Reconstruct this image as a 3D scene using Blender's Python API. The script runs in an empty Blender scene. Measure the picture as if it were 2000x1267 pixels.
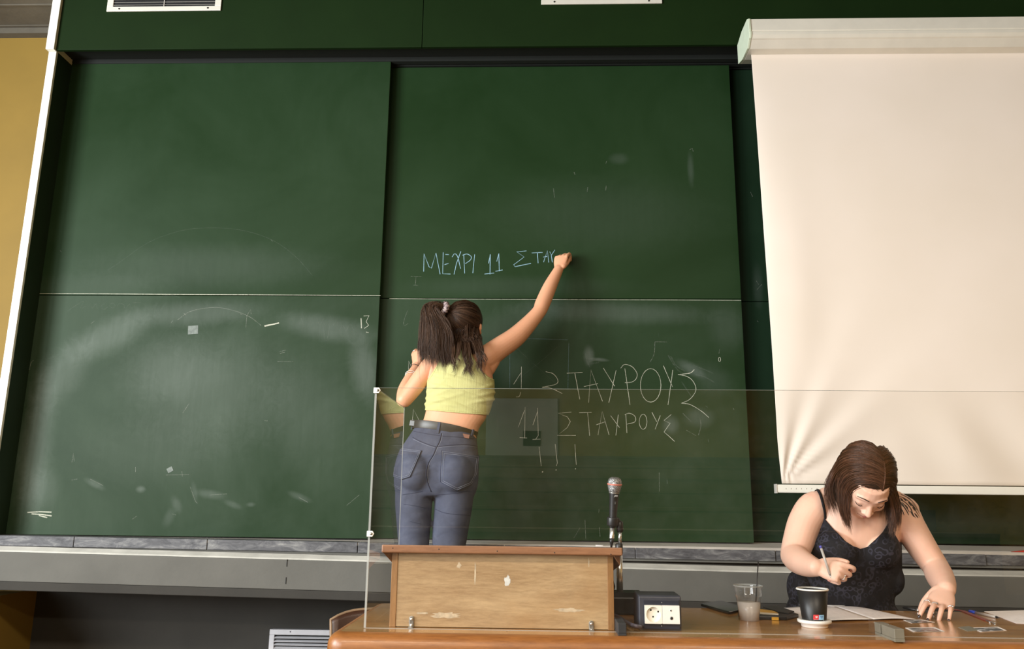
import bpy, bmesh, math, random
import numpy as np
from mathutils import Vector, Matrix
from mathutils.bvhtree import BVHTree

S = bpy.context.scene
COL = S.collection
random.seed(7)
rng = np.random.default_rng(7)

# ---------------------------------------------------------------- camera
YAW, PITCH, ROLL, FPX = math.radians(1.93), math.radians(12.42), math.radians(0.604), 1567.0
CAM = np.array([0.0, 0.0, 1.10])


def cam_axes():
    f0 = np.array([-math.sin(YAW), math.cos(YAW), 0]); r0 = np.array([math.cos(YAW), math.sin(YAW), 0]); u0 = np.array([0, 0, 1.0])
    f = f0 * math.cos(PITCH) + u0 * math.sin(PITCH); u = u0 * math.cos(PITCH) - f0 * math.sin(PITCH)
    r2 = r0 * math.cos(ROLL) + u * math.sin(ROLL); u2 = u * math.cos(ROLL) - r0 * math.sin(ROLL)
    return r2, u2, f


AX_R, AX_U, AX_F = cam_axes()
cd = bpy.data.cameras.new('camera'); cd.sensor_width = 36.0; cd.lens = FPX * 36.0 / 2000.0
cd.clip_start = 0.05
cam = bpy.data.objects.new('camera', cd); COL.objects.link(cam)
m = Matrix.Identity(4)
for i in range(3):
    m[i][0], m[i][1], m[i][2], m[i][3] = AX_R[i], AX_U[i], -AX_F[i], CAM[i]
cam.matrix_world = m
S.camera = cam


def at(px, py, Y):
    """point of the vertical plane y = Y that the photo shows at pixel (px, py)"""
    d = AX_F + AX_R * (px - 1000) / FPX - AX_U * (py - 633.5) / FPX
    return CAM + d * (Y - CAM[1]) / d[1]


def atz(px, py, Z):
    d = AX_F + AX_R * (px - 1000) / FPX - AX_U * (py - 633.5) / FPX
    return CAM + d * (Z - CAM[2]) / d[2]


# ---------------------------------------------------------------- light
S.view_settings.view_transform = 'Standard'; S.view_settings.look = 'None'
S.view_settings.gamma = 1.0; S.view_settings.use_curve_mapping = False
S.view_settings.exposure = 0.70
w = bpy.data.worlds.new('world'); S.world = w; w.use_nodes = True
w.node_tree.nodes['Background'].inputs[0].default_value = (0.55, 0.65, 0.8, 1)
w.node_tree.nodes['Background'].inputs[1].default_value = 0.3


def area(name, loc, target, sx, sy, power, color):
    l = bpy.data.lights.new(name, 'AREA'); l.shape = 'RECTANGLE'; l.size = sx; l.size_y = sy; l.energy = power; l.color = color
    o = bpy.data.objects.new(name, l); COL.objects.link(o); o.location = loc
    d = Vector(target) - Vector(loc)
    o.rotation_euler = d.to_track_quat('-Z', 'Y').to_euler()
    return o


# daylight through the three tall windows of the left side wall
for k, (wy, pw) in enumerate(((-5.2, 130), (-2.4, 200), (0.4, 290))):
    area('window_daylight', (-4.95, wy, 2.1), (0, wy, 2.1), 2.2, 2.4, pw, (0.93, 0.98, 1.0))
# unseen fill lamps added under the ceiling for light from above
for k, (lx, ly) in enumerate(((1.6, -1.2), (1.6, -4.4), (-1.8, -1.2), (-1.8, -4.4))):
    area('ceiling_fill', (lx, ly, 3.72), (lx, ly, 0), 1.5, 0.5, 75, (1.0, 0.86, 0.68))
S.cycles.max_bounces = 8
S.cycles.transparent_max_bounces = 16
S.cycles.caustics_reflective = False; S.cycles.caustics_refractive = False


# ---------------------------------------------------------------- mesh helpers
class MB:
    def __init__(s):
        s.v = []; s.f = []; s.sm = []

    def add(s, vs, fs, smooth=False):
        b = len(s.v); s.v += [tuple(float(c) for c in p) for p in vs]
        s.f += [tuple(b + i for i in f) for f in fs]; s.sm += [smooth] * len(fs)
        return s

    def box(s, x0, x1, y0, y1, z0, z1):
        vs = [(x, y, z) for z in (z0, z1) for y in (y0, y1) for x in (x0, x1)]
        return s.add(vs, [(0, 2, 3, 1), (4, 5, 7, 6), (0, 1, 5, 4), (2, 6, 7, 3), (0, 4, 6, 2), (1, 3, 7, 5)])

    def obox(s, c, ax, ay, az, hx, hy, hz):
        c, ax, ay, az = [np.array(q, float) for q in (c, ax, ay, az)]
        vs = [c + ax * hx * i + ay * hy * j + az * hz * k for k in (-1, 1) for j in (-1, 1) for i in (-1, 1)]
        return s.add(vs, [(0, 2, 3, 1), (4, 5, 7, 6), (0, 1, 5, 4), (2, 6, 7, 3), (0, 4, 6, 2), (1, 3, 7, 5)])

    def prism_x(s, poly, x0, x1, smooth=False):
        """poly: list of (y, z), extruded along x"""
        n = len(poly)
        vs = [(x0, y, z) for y, z in poly] + [(x1, y, z) for y, z in poly]
        a = sum(poly[i][0] * poly[(i + 1) % n][1] - poly[(i + 1) % n][0] * poly[i][1] for i in range(n))
        fs = [(i, (i + 1) % n, n + (i + 1) % n, n + i) for i in range(n)]
        caps = [tuple(range(n - 1, -1, -1)), tuple(range(n, 2 * n))]
        if a < 0:
            fs = [f[::-1] for f in fs]; caps = [c[::-1] for c in caps]
        s.add(vs, fs + caps, smooth)
        return s

    def poly_slab(s, pts, nrm, t):
        """flat polygon of 3-D points given thickness t along nrm"""
        n = len(pts); nrm = np.array(nrm, float)
        P = [np.array(p, float) for p in pts]
        vs = P + [p + nrm * t for p in P]
        return s.add(vs, [tuple(range(n - 1, -1, -1)), tuple(range(n, 2 * n))] + [(i, (i + 1) % n, n + (i + 1) % n, n + i) for i in range(n)])

    def lathe(s, prof, c=(0, 0, 0), ax=(0, 0, 1), n=32, smooth=True, caps=True):
        """prof: list of (r, h) along axis ax from c"""
        ax = np.array(ax, float); ax /= np.linalg.norm(ax); c = np.array(c, float)
        t = np.array((1, 0, 0)) if abs(ax[0]) < .8 else np.array((0, 1, 0))
        u = np.cross(ax, t); u /= np.linalg.norm(u); v = np.cross(ax, u)
        vs = []; fs = []
        for r, h in prof:
            for k in range(n):
                a = 2 * math.pi * k / n
                vs.append(c + ax * h + (u * math.cos(a) + v * math.sin(a)) * r)
        for i in range(len(prof) - 1):
            for k in range(n):
                k2 = (k + 1) % n
                fs.append((i * n + k, i * n + k2, (i + 1) * n + k2, (i + 1) * n + k))
        if caps:
            fs.append(tuple(range(n - 1, -1, -1))); fs.append(tuple((len(prof) - 1) * n + k for k in range(n)))
        return s.add(vs, fs, smooth)

    def tube(s, pts, rad, n=8, smooth=True, closed=False):
        P = [np.array(p, float) for p in pts]; m_ = len(P)
        R = rad if hasattr(rad, '__len__') else [rad] * m_
        up = None; vs = []; fs = []
        for i in range(m_):
            d = P[min(i + 1, m_ - 1)] - P[max(i - 1, 0)]
            d = d / (np.linalg.norm(d) + 1e-12)
            if up is None:
                t = np.array((0, 0, 1.0)) if abs(d[2]) < .9 else np.array((1.0, 0, 0))
                up = np.cross(d, t)
            up = up - d * (up @ d); up /= np.linalg.norm(up) + 1e-12
            v = np.cross(d, up)
            for k in range(n):
                a = 2 * math.pi * k / n
                vs.append(P[i] + (up * math.cos(a) + v * math.sin(a)) * R[i])
        for i in range(m_ - 1):
            for k in range(n):
                k2 = (k + 1) % n
                fs.append((i * n + k, i * n + k2, (i + 1) * n + k2, (i + 1) * n + k))
        fs.append(tuple(range(n - 1, -1, -1))); fs.append(tuple((m_ - 1) * n + k for k in range(n)))
        return s.add(vs, fs, smooth)


def obj(name, mb, mat, parent=None, smooth=None, bevel=0, seg=2, origin=None):
    """one mesh object from world-space geometry; the origin is the parent's place (or `origin`)"""
    o_ = np.array(parent.location if parent is not None and parent.parent is None else (0, 0, 0), float)
    if parent is not None and parent.parent is not None:
        o_ = np.array(parent.parent.location, float) + np.array(parent.location, float)
    if origin is not None:
        o_ = np.array(origin, float)
    me = bpy.data.meshes.new(name)
    me.from_pydata([tuple(np.array(p) - o_) for p in mb.v], [], mb.f)
    if smooth is None:
        me.polygons.foreach_set('use_smooth', mb.sm)
    else:
        me.polygons.foreach_set('use_smooth', [smooth] * len(mb.f))
    mats = mat if isinstance(mat, (list, tuple)) else [mat]
    for m_ in mats:
        me.materials.append(m_)
    bm = bmesh.new(); bm.from_mesh(me); bmesh.ops.recalc_face_normals(bm, faces=bm.faces); bm.to_mesh(me); bm.free()
    me.update()
    o = bpy.data.objects.new(name, me); COL.objects.link(o)
    if parent is not None:
        o.parent = parent
    elif origin is not None:
        o.location = origin
    if bevel:
        b = o.modifiers.new('bevel', 'BEVEL'); b.width = bevel; b.segments = seg; b.limit_method = 'ANGLE'; b.angle_limit = math.radians(40)
        if smooth is None:
            b.harden_normals = False
    return o


def tag(o, label, cat, group=None, kind=None):
    o['label'] = label; o['category'] = cat
    if group: o['group'] = group
    if kind: o['kind'] = kind
    return o


def struct(o, label=None, cat=None):
    o['kind'] = 'structure'
    if label: o['label'] = label
    if cat: o['category'] = cat
    return o


def thing(name, label, cat, loc, group=None, kind=None):
    o = bpy.data.objects.new(name, None); COL.objects.link(o); o.location = tuple(float(c) for c in loc)
    o.empty_display_size = .05
    return tag(o, label, cat, group, kind)


# ---------------------------------------------------------------- material helpers
class NT:
    def __init__(s, name):
        s.m = bpy.data.materials.new(name); s.m.use_nodes = True
        s.t = s.m.node_tree; s.p = s.t.nodes['Principled BSDF']; s.out = s.t.nodes['Material Output']
        s.tc = None

    def n(s, typ, ins=None, **kw):
        nd = s.t.nodes.new('ShaderNode' + typ)
        for k, v in kw.items():
            setattr(nd, k, v)
        for k, v in (ins or {}).items():
            s.set(nd.inputs[k], v)
        return nd

    def set(s, sock, v):
        if isinstance(v, bpy.types.NodeSocket):
            s.t.links.new(v, sock)
        elif isinstance(v, bpy.types.Node):
            s.t.links.new(v.outputs[0], sock)
        elif hasattr(v, '__len__'):
            sock.default_value = (*v, 1) if len(v) == 3 and sock.type == 'RGBA' else v
        else:
            sock.default_value = v

    def math(s, op, a, b=0.0, clamp=False):
        nd = s.t.nodes.new('ShaderNodeMath'); nd.operation = op; nd.use_clamp = clamp
        s.set(nd.inputs[0], a); s.set(nd.inputs[1], b); return nd.outputs[0]

    def coord(s):
        if s.tc is None:
            s.tc = s.n('TexCoord').outputs['Object']
        return s.tc

    def map(s, loc=(0, 0, 0), rot=(0, 0, 0), scale=(1, 1, 1), typ='POINT'):
        return s.n('Mapping', {'Vector': s.coord(), 'Location': loc, 'Rotation': rot, 'Scale': scale}, vector_type=typ).outputs[0]

    def noise(s, scale, detail=4, rough=.5, dist=0, vec=None):
        return s.n('TexNoise', {'Vector': vec or s.coord(), 'Scale': scale, 'Detail': detail, 'Roughness': rough, 'Distortion': dist}).outputs[0]

    def ramp(s, fac, stops):
        nd = s.n('ValToRGB', {'Fac': fac}); cr = nd.color_ramp
        while len(cr.elements) < len(stops): cr.elements.new(.5)
        for e, (p, c) in zip(cr.elements, stops):
            e.position = p; e.color = (*c, 1) if len(c) == 3 else c
        return nd.outputs[0]

    def mix(s, fac, a, b, blend='MIX'):
        nd = s.n('Mix', data_type='RGBA', blend_type=blend)
        s.set(nd.inputs[0], fac); s.set(nd.inputs[6], a); s.set(nd.inputs[7], b)
        return nd.outputs[2]

    def rng(s, v, a, b, c=0.0, d=1.0, smooth=False):
        nd = s.n('MapRange', {0: v, 1: a, 2: b, 3: c, 4: d})
        if smooth: nd.interpolation_type = 'SMOOTHSTEP'
        return nd.outputs[0]

    def bump(s, h, strength=.3, dist=.01):
        nd = s.n('Bump', {'Height': h, 'Strength': strength, 'Distance': dist})
        s.t.links.new(nd.outputs[0], s.p.inputs['Normal']); return nd

    def base(s, col=None, rough=None, metal=None, **kw):
        if col is not None: s.set(s.p.inputs['Base Color'], col)
        if rough is not None: s.set(s.p.inputs['Roughness'], rough)
        if metal is not None: s.set(s.p.inputs['Metallic'], metal)
        for k, v in kw.items(): s.set(s.p.inputs[k.replace('_', ' ')], v)
        return s


def srgb(r, g, b):
    f = lambda c: (c / 255 / 12.92) if c / 255 <= .04045 else ((c / 255 + .055) / 1.055) ** 2.4
    return (f(r), f(g), f(b))


def simple(name, col, rough=.5, metal=0.0, var=.12, scale=20, bump=0.0, bscale=None, **kw):
    """plain material with a little procedural variation"""
    t = NT(name); n_ = t.noise(scale, 4, .6)
    c2 = tuple(max(0, c * (1 - var)) for c in col); c1 = tuple(min(1, c * (1 + var)) for c in col)
    t.base(t.ramp(n_, [(.3, c2), (.7, c1)]), rough, metal, **kw)
    if bump:
        t.bump(t.noise(bscale or scale * 4, 5, .6), bump, .004)
    return t.m


def wood(name, dark, light, axis='X', scale=1.0, rough=.35, streak=14, coat=0.0, wear=None):
    t = NT(name)
    sc = {'X': (1.2, 9, 9), 'Y': (9, 1.2, 9), 'Z': (9, 9, 1.2)}[axis]
    sc = tuple(c * scale for c in sc)
    v = t.map(scale=sc)
    g = t.noise(1.6, 6, .62, .9, v)
    v2 = t.map(scale=tuple(c * (streak if c < 2 * scale else streak * .9) for c in (c / 3 for c in sc)))
    g2 = t.noise(3.0, 6, .75, .2, v2)
    col = t.ramp(g, [(.25, dark), (.5, tuple((a + b) / 2 for a, b in zip(dark, light))), (.72, light)])
    col = t.mix(.32, col, t.ramp(g2, [(.3, tuple(c * .55 for c in dark)), (.62, light)]))
    if wear:
        wn = t.rng(t.noise(3.2, 3, .6, .4), .55, .75)
        col = t.mix(t.math('MULTIPLY', wn, .5), col, wear)
    t.base(col, rough)
    if coat: t.base(Coat_Weight=coat, Coat_Roughness=.12)
    t.bump(g2, .05, .002)
    return t.m
# ================================================================ materials of the place
GREEN = (0.0120, 0.0350, 0.0095)
M = {}
M['yellow'] = simple('ochre_paint', (.30, .185, .028), .7, var=.06, scale=3, bump=.05, bscale=60)
M['concrete'] = simple('concrete', srgb(104, 98, 86), .85, var=.18, scale=5, bump=.25, bscale=40)
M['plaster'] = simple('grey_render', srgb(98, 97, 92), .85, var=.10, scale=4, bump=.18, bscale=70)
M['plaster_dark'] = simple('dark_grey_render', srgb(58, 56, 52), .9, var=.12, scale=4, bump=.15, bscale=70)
M['white_trim'] = simple('white_painted_metal', srgb(244, 242, 232), .45, var=.03, scale=12)
M['fascia'] = simple('green_painted_panel', (0.0088, 0.0230, 0.0050), .6, var=.10, scale=2.5, bump=.03, bscale=150, Specular_IOR_Level=.12)
M['green_edge'] = simple('green_board_edge', (0.020, 0.055, 0.022), .5, var=.1)
M['dark_green'] = simple('dark_green_reveal', (0.010, 0.026, 0.010), .6, var=.1)
M['black_gap'] = simple('black_track', (0.006, 0.008, 0.006), .7, var=.1)
M['alu'] = simple('aluminium', srgb(206, 199, 190), .45, .15, var=.08, scale=9, bump=.03)
M['alu_white'] = simple('off_white_metal', srgb(238, 233, 220), .35, .1, var=.04, scale=9)
M['floor'] = wood('floor_boards', srgb(96, 76, 54), srgb(132, 108, 80), 'X', .6, .55)
M['vent_dark'] = simple('vent_shadow', (0.01, 0.01, 0.01), .8)
M['tier'] = simple('dark_bench_wood', srgb(82, 68, 48), .5, var=.2, scale=6)
M['hall_grey'] = simple('beige_grey_panel', srgb(176, 168, 150), .6, var=.05)


def slate_mat():
    t = NT('slate')
    a = t.noise(9, 8, .7, 1.2, t.map(scale=(1, 2.5, 3.0)))
    col = t.ramp(a, [(.3, srgb(46, 46, 50)), (.5, srgb(86, 86, 90)), (.66, srgb(126, 126, 126)), (.8, srgb(176, 174, 168))])
    t.base(col, .6); t.bump(a, .3, .004)
    return t.m


M['slate'] = slate_mat()


# ---------------------------------------------------------------- shell of the hall
YB = 4.30            # wall behind everything
RX0, RX1, RY0, ZC = -5.0, 5.4, -8.6, 3.80
YLW = 4.20
b = MB().box(RX0, RX1, RY0, YB + .1, -.1, 0.0)
struct(obj('floor', b, M['floor']))
b = MB().box(RX0, RX1, RY0, YB + .1, ZC, ZC + .12)
for k in range(9):      # shallow board marks of the formwork
    b.box(RX0, -2.66, YLW - .06 - .2 * k - .012, YLW - .06 - .2 * k, ZC - .006, ZC + .01)
struct(obj('ceiling', b, M['concrete']))
b = MB().box(RX0 - .1, -2.62, YLW, YLW + .1, .0, ZC)
struct(obj('wall_front_left', b, M['yellow']))
# concrete cornice over the ochre wall
b = MB().box(RX0, -2.70, YLW - .05, YLW, at(50, 74, YLW)[2], ZC)
struct(obj('trim_1', b, M['concrete']))
b = MB().box(RX0 - .12, RX0, RY0, YB, 0, 1.0).box(RX0 - .12, RX0, RY0, YB, 3.3, ZC)
for y0, y1 in ((RY0, -6.3), (-4.1, -3.5), (-1.3, -.7), (1.5, YB)):
    b.box(RX0 - .12, RX0, y0, y1, 1.0, 3.3)
struct(obj('wall_left', b, M['yellow']))
for k, wy in enumerate((-5.2, -2.4, .4)):
    b = MB()
    for y0, y1, z0, z1 in ((-1.1, -1.04, 1, 3.3), (1.04, 1.1, 1, 3.3), (-.03, .03, 1, 3.3), (-1.1, 1.1, 1, 1.06), (-1.1, 1.1, 3.24, 3.3)):
        b.box(RX0 - .1, RX0 - .05, wy + y0, wy + y1, z0, z1)
    struct(obj('window_%d' % (k + 1), b, M['white_trim']))
b = MB().box(RX1, RX1 + .1, RY0, YB, 0, ZC)
struct(obj('wall_right', b, M['yellow']))
b = MB().box(RX0, RX1, RY0 - .1, RY0, 0, ZC)
struct(obj('wall_back', b, M['yellow']))
# what the acrylic mirrors: bench tiers rising to the rear and a beige door with a dark square window
for k in range(6):
    y1 = -1.9 - k * 1.0
    b = MB().box(RX0 + 1.0, RX1 - 1.0, RY0 if k == 5 else y1 - 1.0, y1, 0, .18 + .17 * k)
    struct(obj('floor_tier_%d' % (k + 1), b, M['tier']))
    if k < 6:
        bt = thing('bench_row', 'dark wooden bench row on the %s tier of the hall behind the camera' % ('first second third fourth fifth sixth'.split()[k]), 'bench', (0, y1 - .4, .18 + .17 * k), 'bench rows of the hall')
        z = .18 + .17 * k
        obj('desk', MB().box(-3.4, 3.6, y1 - .42, y1 - .1, z + .68, z + .71), M['tier'], bt)
        obj('front_panel', MB().box(-3.4, 3.6, y1 - .14, y1 - .11, z, z + .68), M['tier'], bt)
        obj('seat', MB().box(-3.4, 3.6, y1 - .92, y1 - .62, z + .42, z + .45), M['tier'], bt)
b = MB().box(-.85, .32, RY0, RY0 + .05, 1.03, 2.75)
struct(obj('door_1', b, M['hall_grey']))
struct(obj('window_4', MB().box(-.24, .04, RY0 + .05, RY0 + .07, 1.98, 2.22), M['vent_dark']))

# ---------------------------------------------------------------- board wall
Y0, Y1, Y2, YF = 4.05, 4.00, 3.95, 3.80     # rear / centre / left sliding boards, fascia
XL = at(97, 97, YF)[0]                       # left end of the board recess
XR = 4.4
zfas = at(800, 92, YF)[2]
# green fascia above the boards: separate panels with joints
fa = thing('wall_upper', 'dark green painted fascia of wide panels above the sliding boards', 'wall', (0, YF, zfas)); struct(fa)
xj = at(826, 40, YF)[0]
edges = [XL + .03, xj, xj + 3.7, XR]
for x0, x1 in zip(edges[:-1], edges[1:]):
    obj('panel', MB().box(x0 + .0015, x1 - .0015, YF, YF + .018, zfas, ZC), M['fascia'], fa, bevel=.0015)
obj('backing', MB().box(XL + .03, XR, YF + .018, YF + .03, zfas + .01, ZC), M['black_gap'], fa)
obj('soffit', MB().box(XL + .03, XR, YF + .03, YB, zfas + .03, zfas + .05), M['black_gap'], fa)
for yy in (Y2 + .012, Y1 + .012, Y0 + .012):
    obj('rail', MB().box(XL + .05, XR, yy - .016, yy + .016, zfas + .004, zfas + .03), M['black_gap'], fa)
# wall behind the boards and the recess below
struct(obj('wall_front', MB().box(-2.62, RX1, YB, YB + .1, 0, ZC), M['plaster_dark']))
# white edge strips at the left of the recess (upper one sits a little further out)
struct(obj('trim_2', MB().box(XL - .012, XL + .034, YF - .018, YF + .16, zfas - .004, ZC), M['white_trim'], bevel=.002))
ft = thing('trim_3', 'white strip edging the left end of the chalkboard recess', 'trim', (XL, YF, .9)); struct(ft)
obj('strip', MB().box(XL - .006, XL + .036, YF + .004, YF + .02, .90, zfas - .006), M['white_trim'], ft, bevel=.002)
obj('reveal', MB().box(XL + .010, XL + .036, YF + .02, YB, .90, zfas - .004), M['dark_green'], ft)

# ledge: sloping aluminium tray, slate stones, grey rendered beam
zsT, zsB = .888, .838
lg = thing('trim_4', 'grey rendered beam with slate ledge and metal chalk tray under the boards', 'ledge', (0, 3.85, .63)); struct(lg)
def tilt(mb, f):
    """the ledge runs a little out of level"""
    mb.v = [(x, y, z + f(x)) for x, y, z in mb.v]; return mb


tray_f = lambda x: .012 - .012 * (x + 2.65) / 4.9
slate_f = lambda x: .034 - .034 * (x + 2.65) / 4.9
beam_f = lambda x: .040 - .050 * (x + 2.65) / 3.58 if x < .93 else -.010 - .004 * (x - .93)
obj('chalk_tray', tilt(MB().prism_x([(3.842, .890), (3.842, .897), (3.850, .897), (3.870, .893), (3.885, .893), (3.89, .899), (3.90, .899), (3.905, .894), (4.06, .914), (4.09, .914), (4.09, .885), (3.842, .885)], XL - .4, XR), tray_f), M['alu'], lg)
sl = [at(p, 1060, 3.85)[0] for p in (-60, 147, 407, 700, 985, 1240, 1512, 1700, 1920, 2140)]
for k, (x0, x1) in enumerate(zip(sl[:-1], sl[1:])):
    dz = random.uniform(-.002, .002); dy = random.uniform(-.003, .003)
    obj('slate', tilt(MB().box(x0 + .0012, x1 - .0012, 3.838 + dy, 3.93, zsB + dz * .5, zsT - .003), slate_f), M['slate'], lg, bevel=.0025)
obj('mortar', tilt(MB().box(XL - .4, XR, 3.848, 3.925, zsB - .012, zsT - .008), slate_f), M['plaster'], lg)
xs = [XL - .5, -1.5, -.6, .3, .93, 2.0, XR]
for nm, prof, mt in (('beam', [(3.775, .680), (3.775, .808), (3.784, .815), (3.85, .834), (4.30, .834), (4.30, .68)], M['plaster']), ('beam_soffit', [(3.785, .640), (3.779, .679), (4.30, .679), (4.30, .640)], M['plaster_dark'])):  # strip under the beam: its weaker light is put into the darker render
    bmb = MB(); n = len(prof)
    bmb.add([(x, y, z + beam_f(x)) for x in xs for y, z in prof], [(i * n + q, i * n + (q + 1) % n, (i + 1) * n + (q + 1) % n, (i + 1) * n + q) for i in range(len(xs) - 1) for q in range(n)] + [tuple(range(n)), tuple((len(xs) - 1) * n + q for q in range(n))])
    obj(nm, bmb, mt, lg, bevel=.003)
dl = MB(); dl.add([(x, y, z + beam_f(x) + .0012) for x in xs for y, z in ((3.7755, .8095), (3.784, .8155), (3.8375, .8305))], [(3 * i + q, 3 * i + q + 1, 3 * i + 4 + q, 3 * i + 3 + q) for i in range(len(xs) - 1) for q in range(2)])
obj('ledge_highlight', dl, simple('highlight_render', srgb(206, 204, 196), .9, var=.18, scale=7), lg)  # pale strip paints a bright highlight along the beam's top bevel
for px, y0, y1 in ((561, 1092, 1106), (559, 1127, 1140)):
    p0, p1 = at(px, y0, 3.7745), at(px - 1, y1, 3.7745)
    obj('crack', MB().obox((p0 + p1) / 2, (1, 0, 0), (0, 1, 0), (p0 - p1) / np.linalg.norm(p0 - p1), .0016, .0014, np.linalg.norm(p0 - p1) / 2), M['vent_dark'], lg)
# ochre side return of the recess at lower left, with the small bracket
xr = at(64, 1200, 4.29)[0]
struct(obj('wall_recess_side', MB().box(xr - .3, xr, 3.25, YB, 0, .628), M['yellow']))
struct(obj('trim_5', MB().box(xr - .42, xr + .006, 3.25, 3.80, .605, .633), M['plaster'], bevel=.004))


# ---------------------------------------------------------------- chalkboards
def board_mat(name, loc, smears, haze=.0, hazecol=(0.42, 0.47, 0.45), green=GREEN):
    """glassy green board; chalk dust wiped in arcs and patches (px ellipses on plane loc.y)"""
    t = NT(name)
    n1 = t.noise(1.3, 5, .6, .6)
    streak = t.noise(5, 6, .7, .3, t.map(scale=(6, 1, .7)))
    streak2 = t.noise(14, 5, .7, 1.5)
    dust = t.math('MULTIPLY', t.rng(n1, .3, .75), haze)
    for (cx, cy, rx, ry, ang, st, ring) in smears:
        c = at(cx, cy, loc[1]); k = (at(cx + 50, cy, loc[1])[0] - at(cx - 50, cy, loc[1])[0]) / 100.0
        v = t.map((c[0] - loc[0], 0, c[2] - loc[2]), (0, math.radians(ang), 0), (rx * k, 1, ry * k), 'TEXTURE')
        v = t.n('VectorMath', {0: v, 1: (1, 0, 1)}, operation='MULTIPLY').outputs[0]
        L = t.n('VectorMath', {0: v}, operation='LENGTH').outputs['Value']
        wob = t.math('MULTIPLY', t.math('SUBTRACT', streak2, .5), .35)
        L = t.math('ADD', L, wob)
        if ring:
            d = t.math('ABSOLUTE', t.math('SUBTRACT', L, 1.0)); f = t.rng(d, 0, ring, 1, 0, True)
            if ry > 0:   # only the upper half of the arc
                sx = t.n('SeparateXYZ', {0: v}).outputs[2]
                f = t.math('MULTIPLY', f, t.rng(sx, -.45, .35))
        else:
            f = t.rng(L, 0.15, 1, 1, 0, True)
        dust = t.math('ADD', dust, t.math('MULTIPLY', f, st))
    dust = t.math('MULTIPLY', dust, t.rng(streak, .25, .75, .82, 1.12))
    dust = t.math('MULTIPLY', t.math('MINIMUM', dust, .9), .55)
    g = t.mix(t.rng(n1, .35, .7), tuple(c * .9 for c in green), tuple(c * 1.1 for c in green))
    col = t.mix(dust, g, hazecol)
    t.base(col, t.rng(dust, 0, .3, .45, .85))
    t.p.inputs['Specular IOR Level'].default_value = .12
    return t.m


def chalk_mat(name, col, cover=.6):
    t = NT(name)
    n_ = t.noise(420, 3, .7); n2 = t.noise(30, 3, .6)
    a = t.math('MULTIPLY', t.rng(n_, .5 - cover * .35, .62 - cover * .2), t.rng(n2, .2, .5, .45, 1.0))
    a = t.math('MULTIPLY', a, min(1.0, cover * 1.5))
    t.base(col, .95, Alpha=a)
    return t.m


CH_W = chalk_mat('white_chalk', (.55, .56, .46), .70)
CH_WF = chalk_mat('faint_white_chalk', (.46, .48, .42), .26)
CH_WFF = chalk_mat('ghost_chalk', (.36, .40, .36), .12)
CH_B = chalk_mat('blue_chalk', (.30, .50, .62), .82)
CH_BF = chalk_mat('faint_blue_chalk', (.26, .40, .48), .3)


def smooth_pts(P, n=6):
    if len(P) < 3: return [np.array(p, float) for p in P]
    P = [np.array(p, float) for p in P]; out = []
    Q = [2 * P[0] - P[1]] + P + [2 * P[-1] - P[-2]]
    for i in range(1, len(Q) - 2):
        for k in range(n):
            t = k / n
            out.append(.5 * (2 * Q[i] + (Q[i + 1] - Q[i - 1]) * t + (2 * Q[i - 1] - 5 * Q[i] + 4 * Q[i + 1] - Q[i + 2]) * t * t + (-Q[i - 1] + 3 * Q[i] - 3 * Q[i + 1] + Q[i + 2]) * t ** 3))
    out.append(P[-1]); return out


def strokes(name, lines, Y, wpx, mat, parent, curve=False, off=(0, 0), sc=1.0):
    """chalk lines: thin raised ribbons on a board; coordinates off + p / sc in photo pixels"""
    split = not any(k in name for k in ('mark', 'script', 'smear', 'scrape', 'seam'))
    mb = MB(); made = []
    for L in lines:
        cv = curve
        if isinstance(L, dict): cv = L.get('c', curve); wl = L.get('w', 1.0); L = L['p']
        else: wl = 1.0
        pts = [(off[0] + x / sc, off[1] + y / sc) for x, y in L]
        if cv: pts = smooth_pts(pts)
        P = [at(x, y, Y - .0006) for x, y in pts]
        if len(P) == 2:
            P = [P[0] + (P[1] - P[0]) * t for t in np.linspace(0, 1, 5)]
        w_ = wpx * wl * .0013
        vs = []; fs = []
        for i in range(len(P)):
            d = P[min(i + 1, len(P) - 1)] - P[max(i - 1, 0)]; d = d / (np.linalg.norm(d) + 1e-9)
            nrm = np.array((-d[2], 0, d[0])); ww = w_ * random.uniform(.75, 1.2)
            vs += [P[i] - nrm * ww, P[i] + nrm * ww + np.array((0, -.0002, 0))]
        fs = [(2 * i, 2 * i + 2, 2 * i + 3, 2 * i + 1) for i in range(len(P) - 1)]
        mb.add(vs, fs)
        if split:
            obj(name, mb, mat, parent); mb = MB()
    if not split:
        o = obj(name, mb, mat, parent)
        if len(lines) > 1: o['kind'] = 'stuff'


def ell(cx, cy, rx, ry, n=20, a0=0, a1=360):
    return {'p': [(cx + rx * math.cos(math.radians(a0 + (a1 - a0) * i / n)), cy + ry * math.sin(math.radians(a0 + (a1 - a0) * i / n))) for i in range(n + 1)]}


ZB, ZT, ZS = .918, 3.462, 2.118          # board bottom / top / middle seam
XC0, XC1 = -1.05, at(1473, 1058, Y1)[0]
XLB = at(742, 577, Y2)[0]
zs2 = at(400, 122, Y2)[2]

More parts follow.
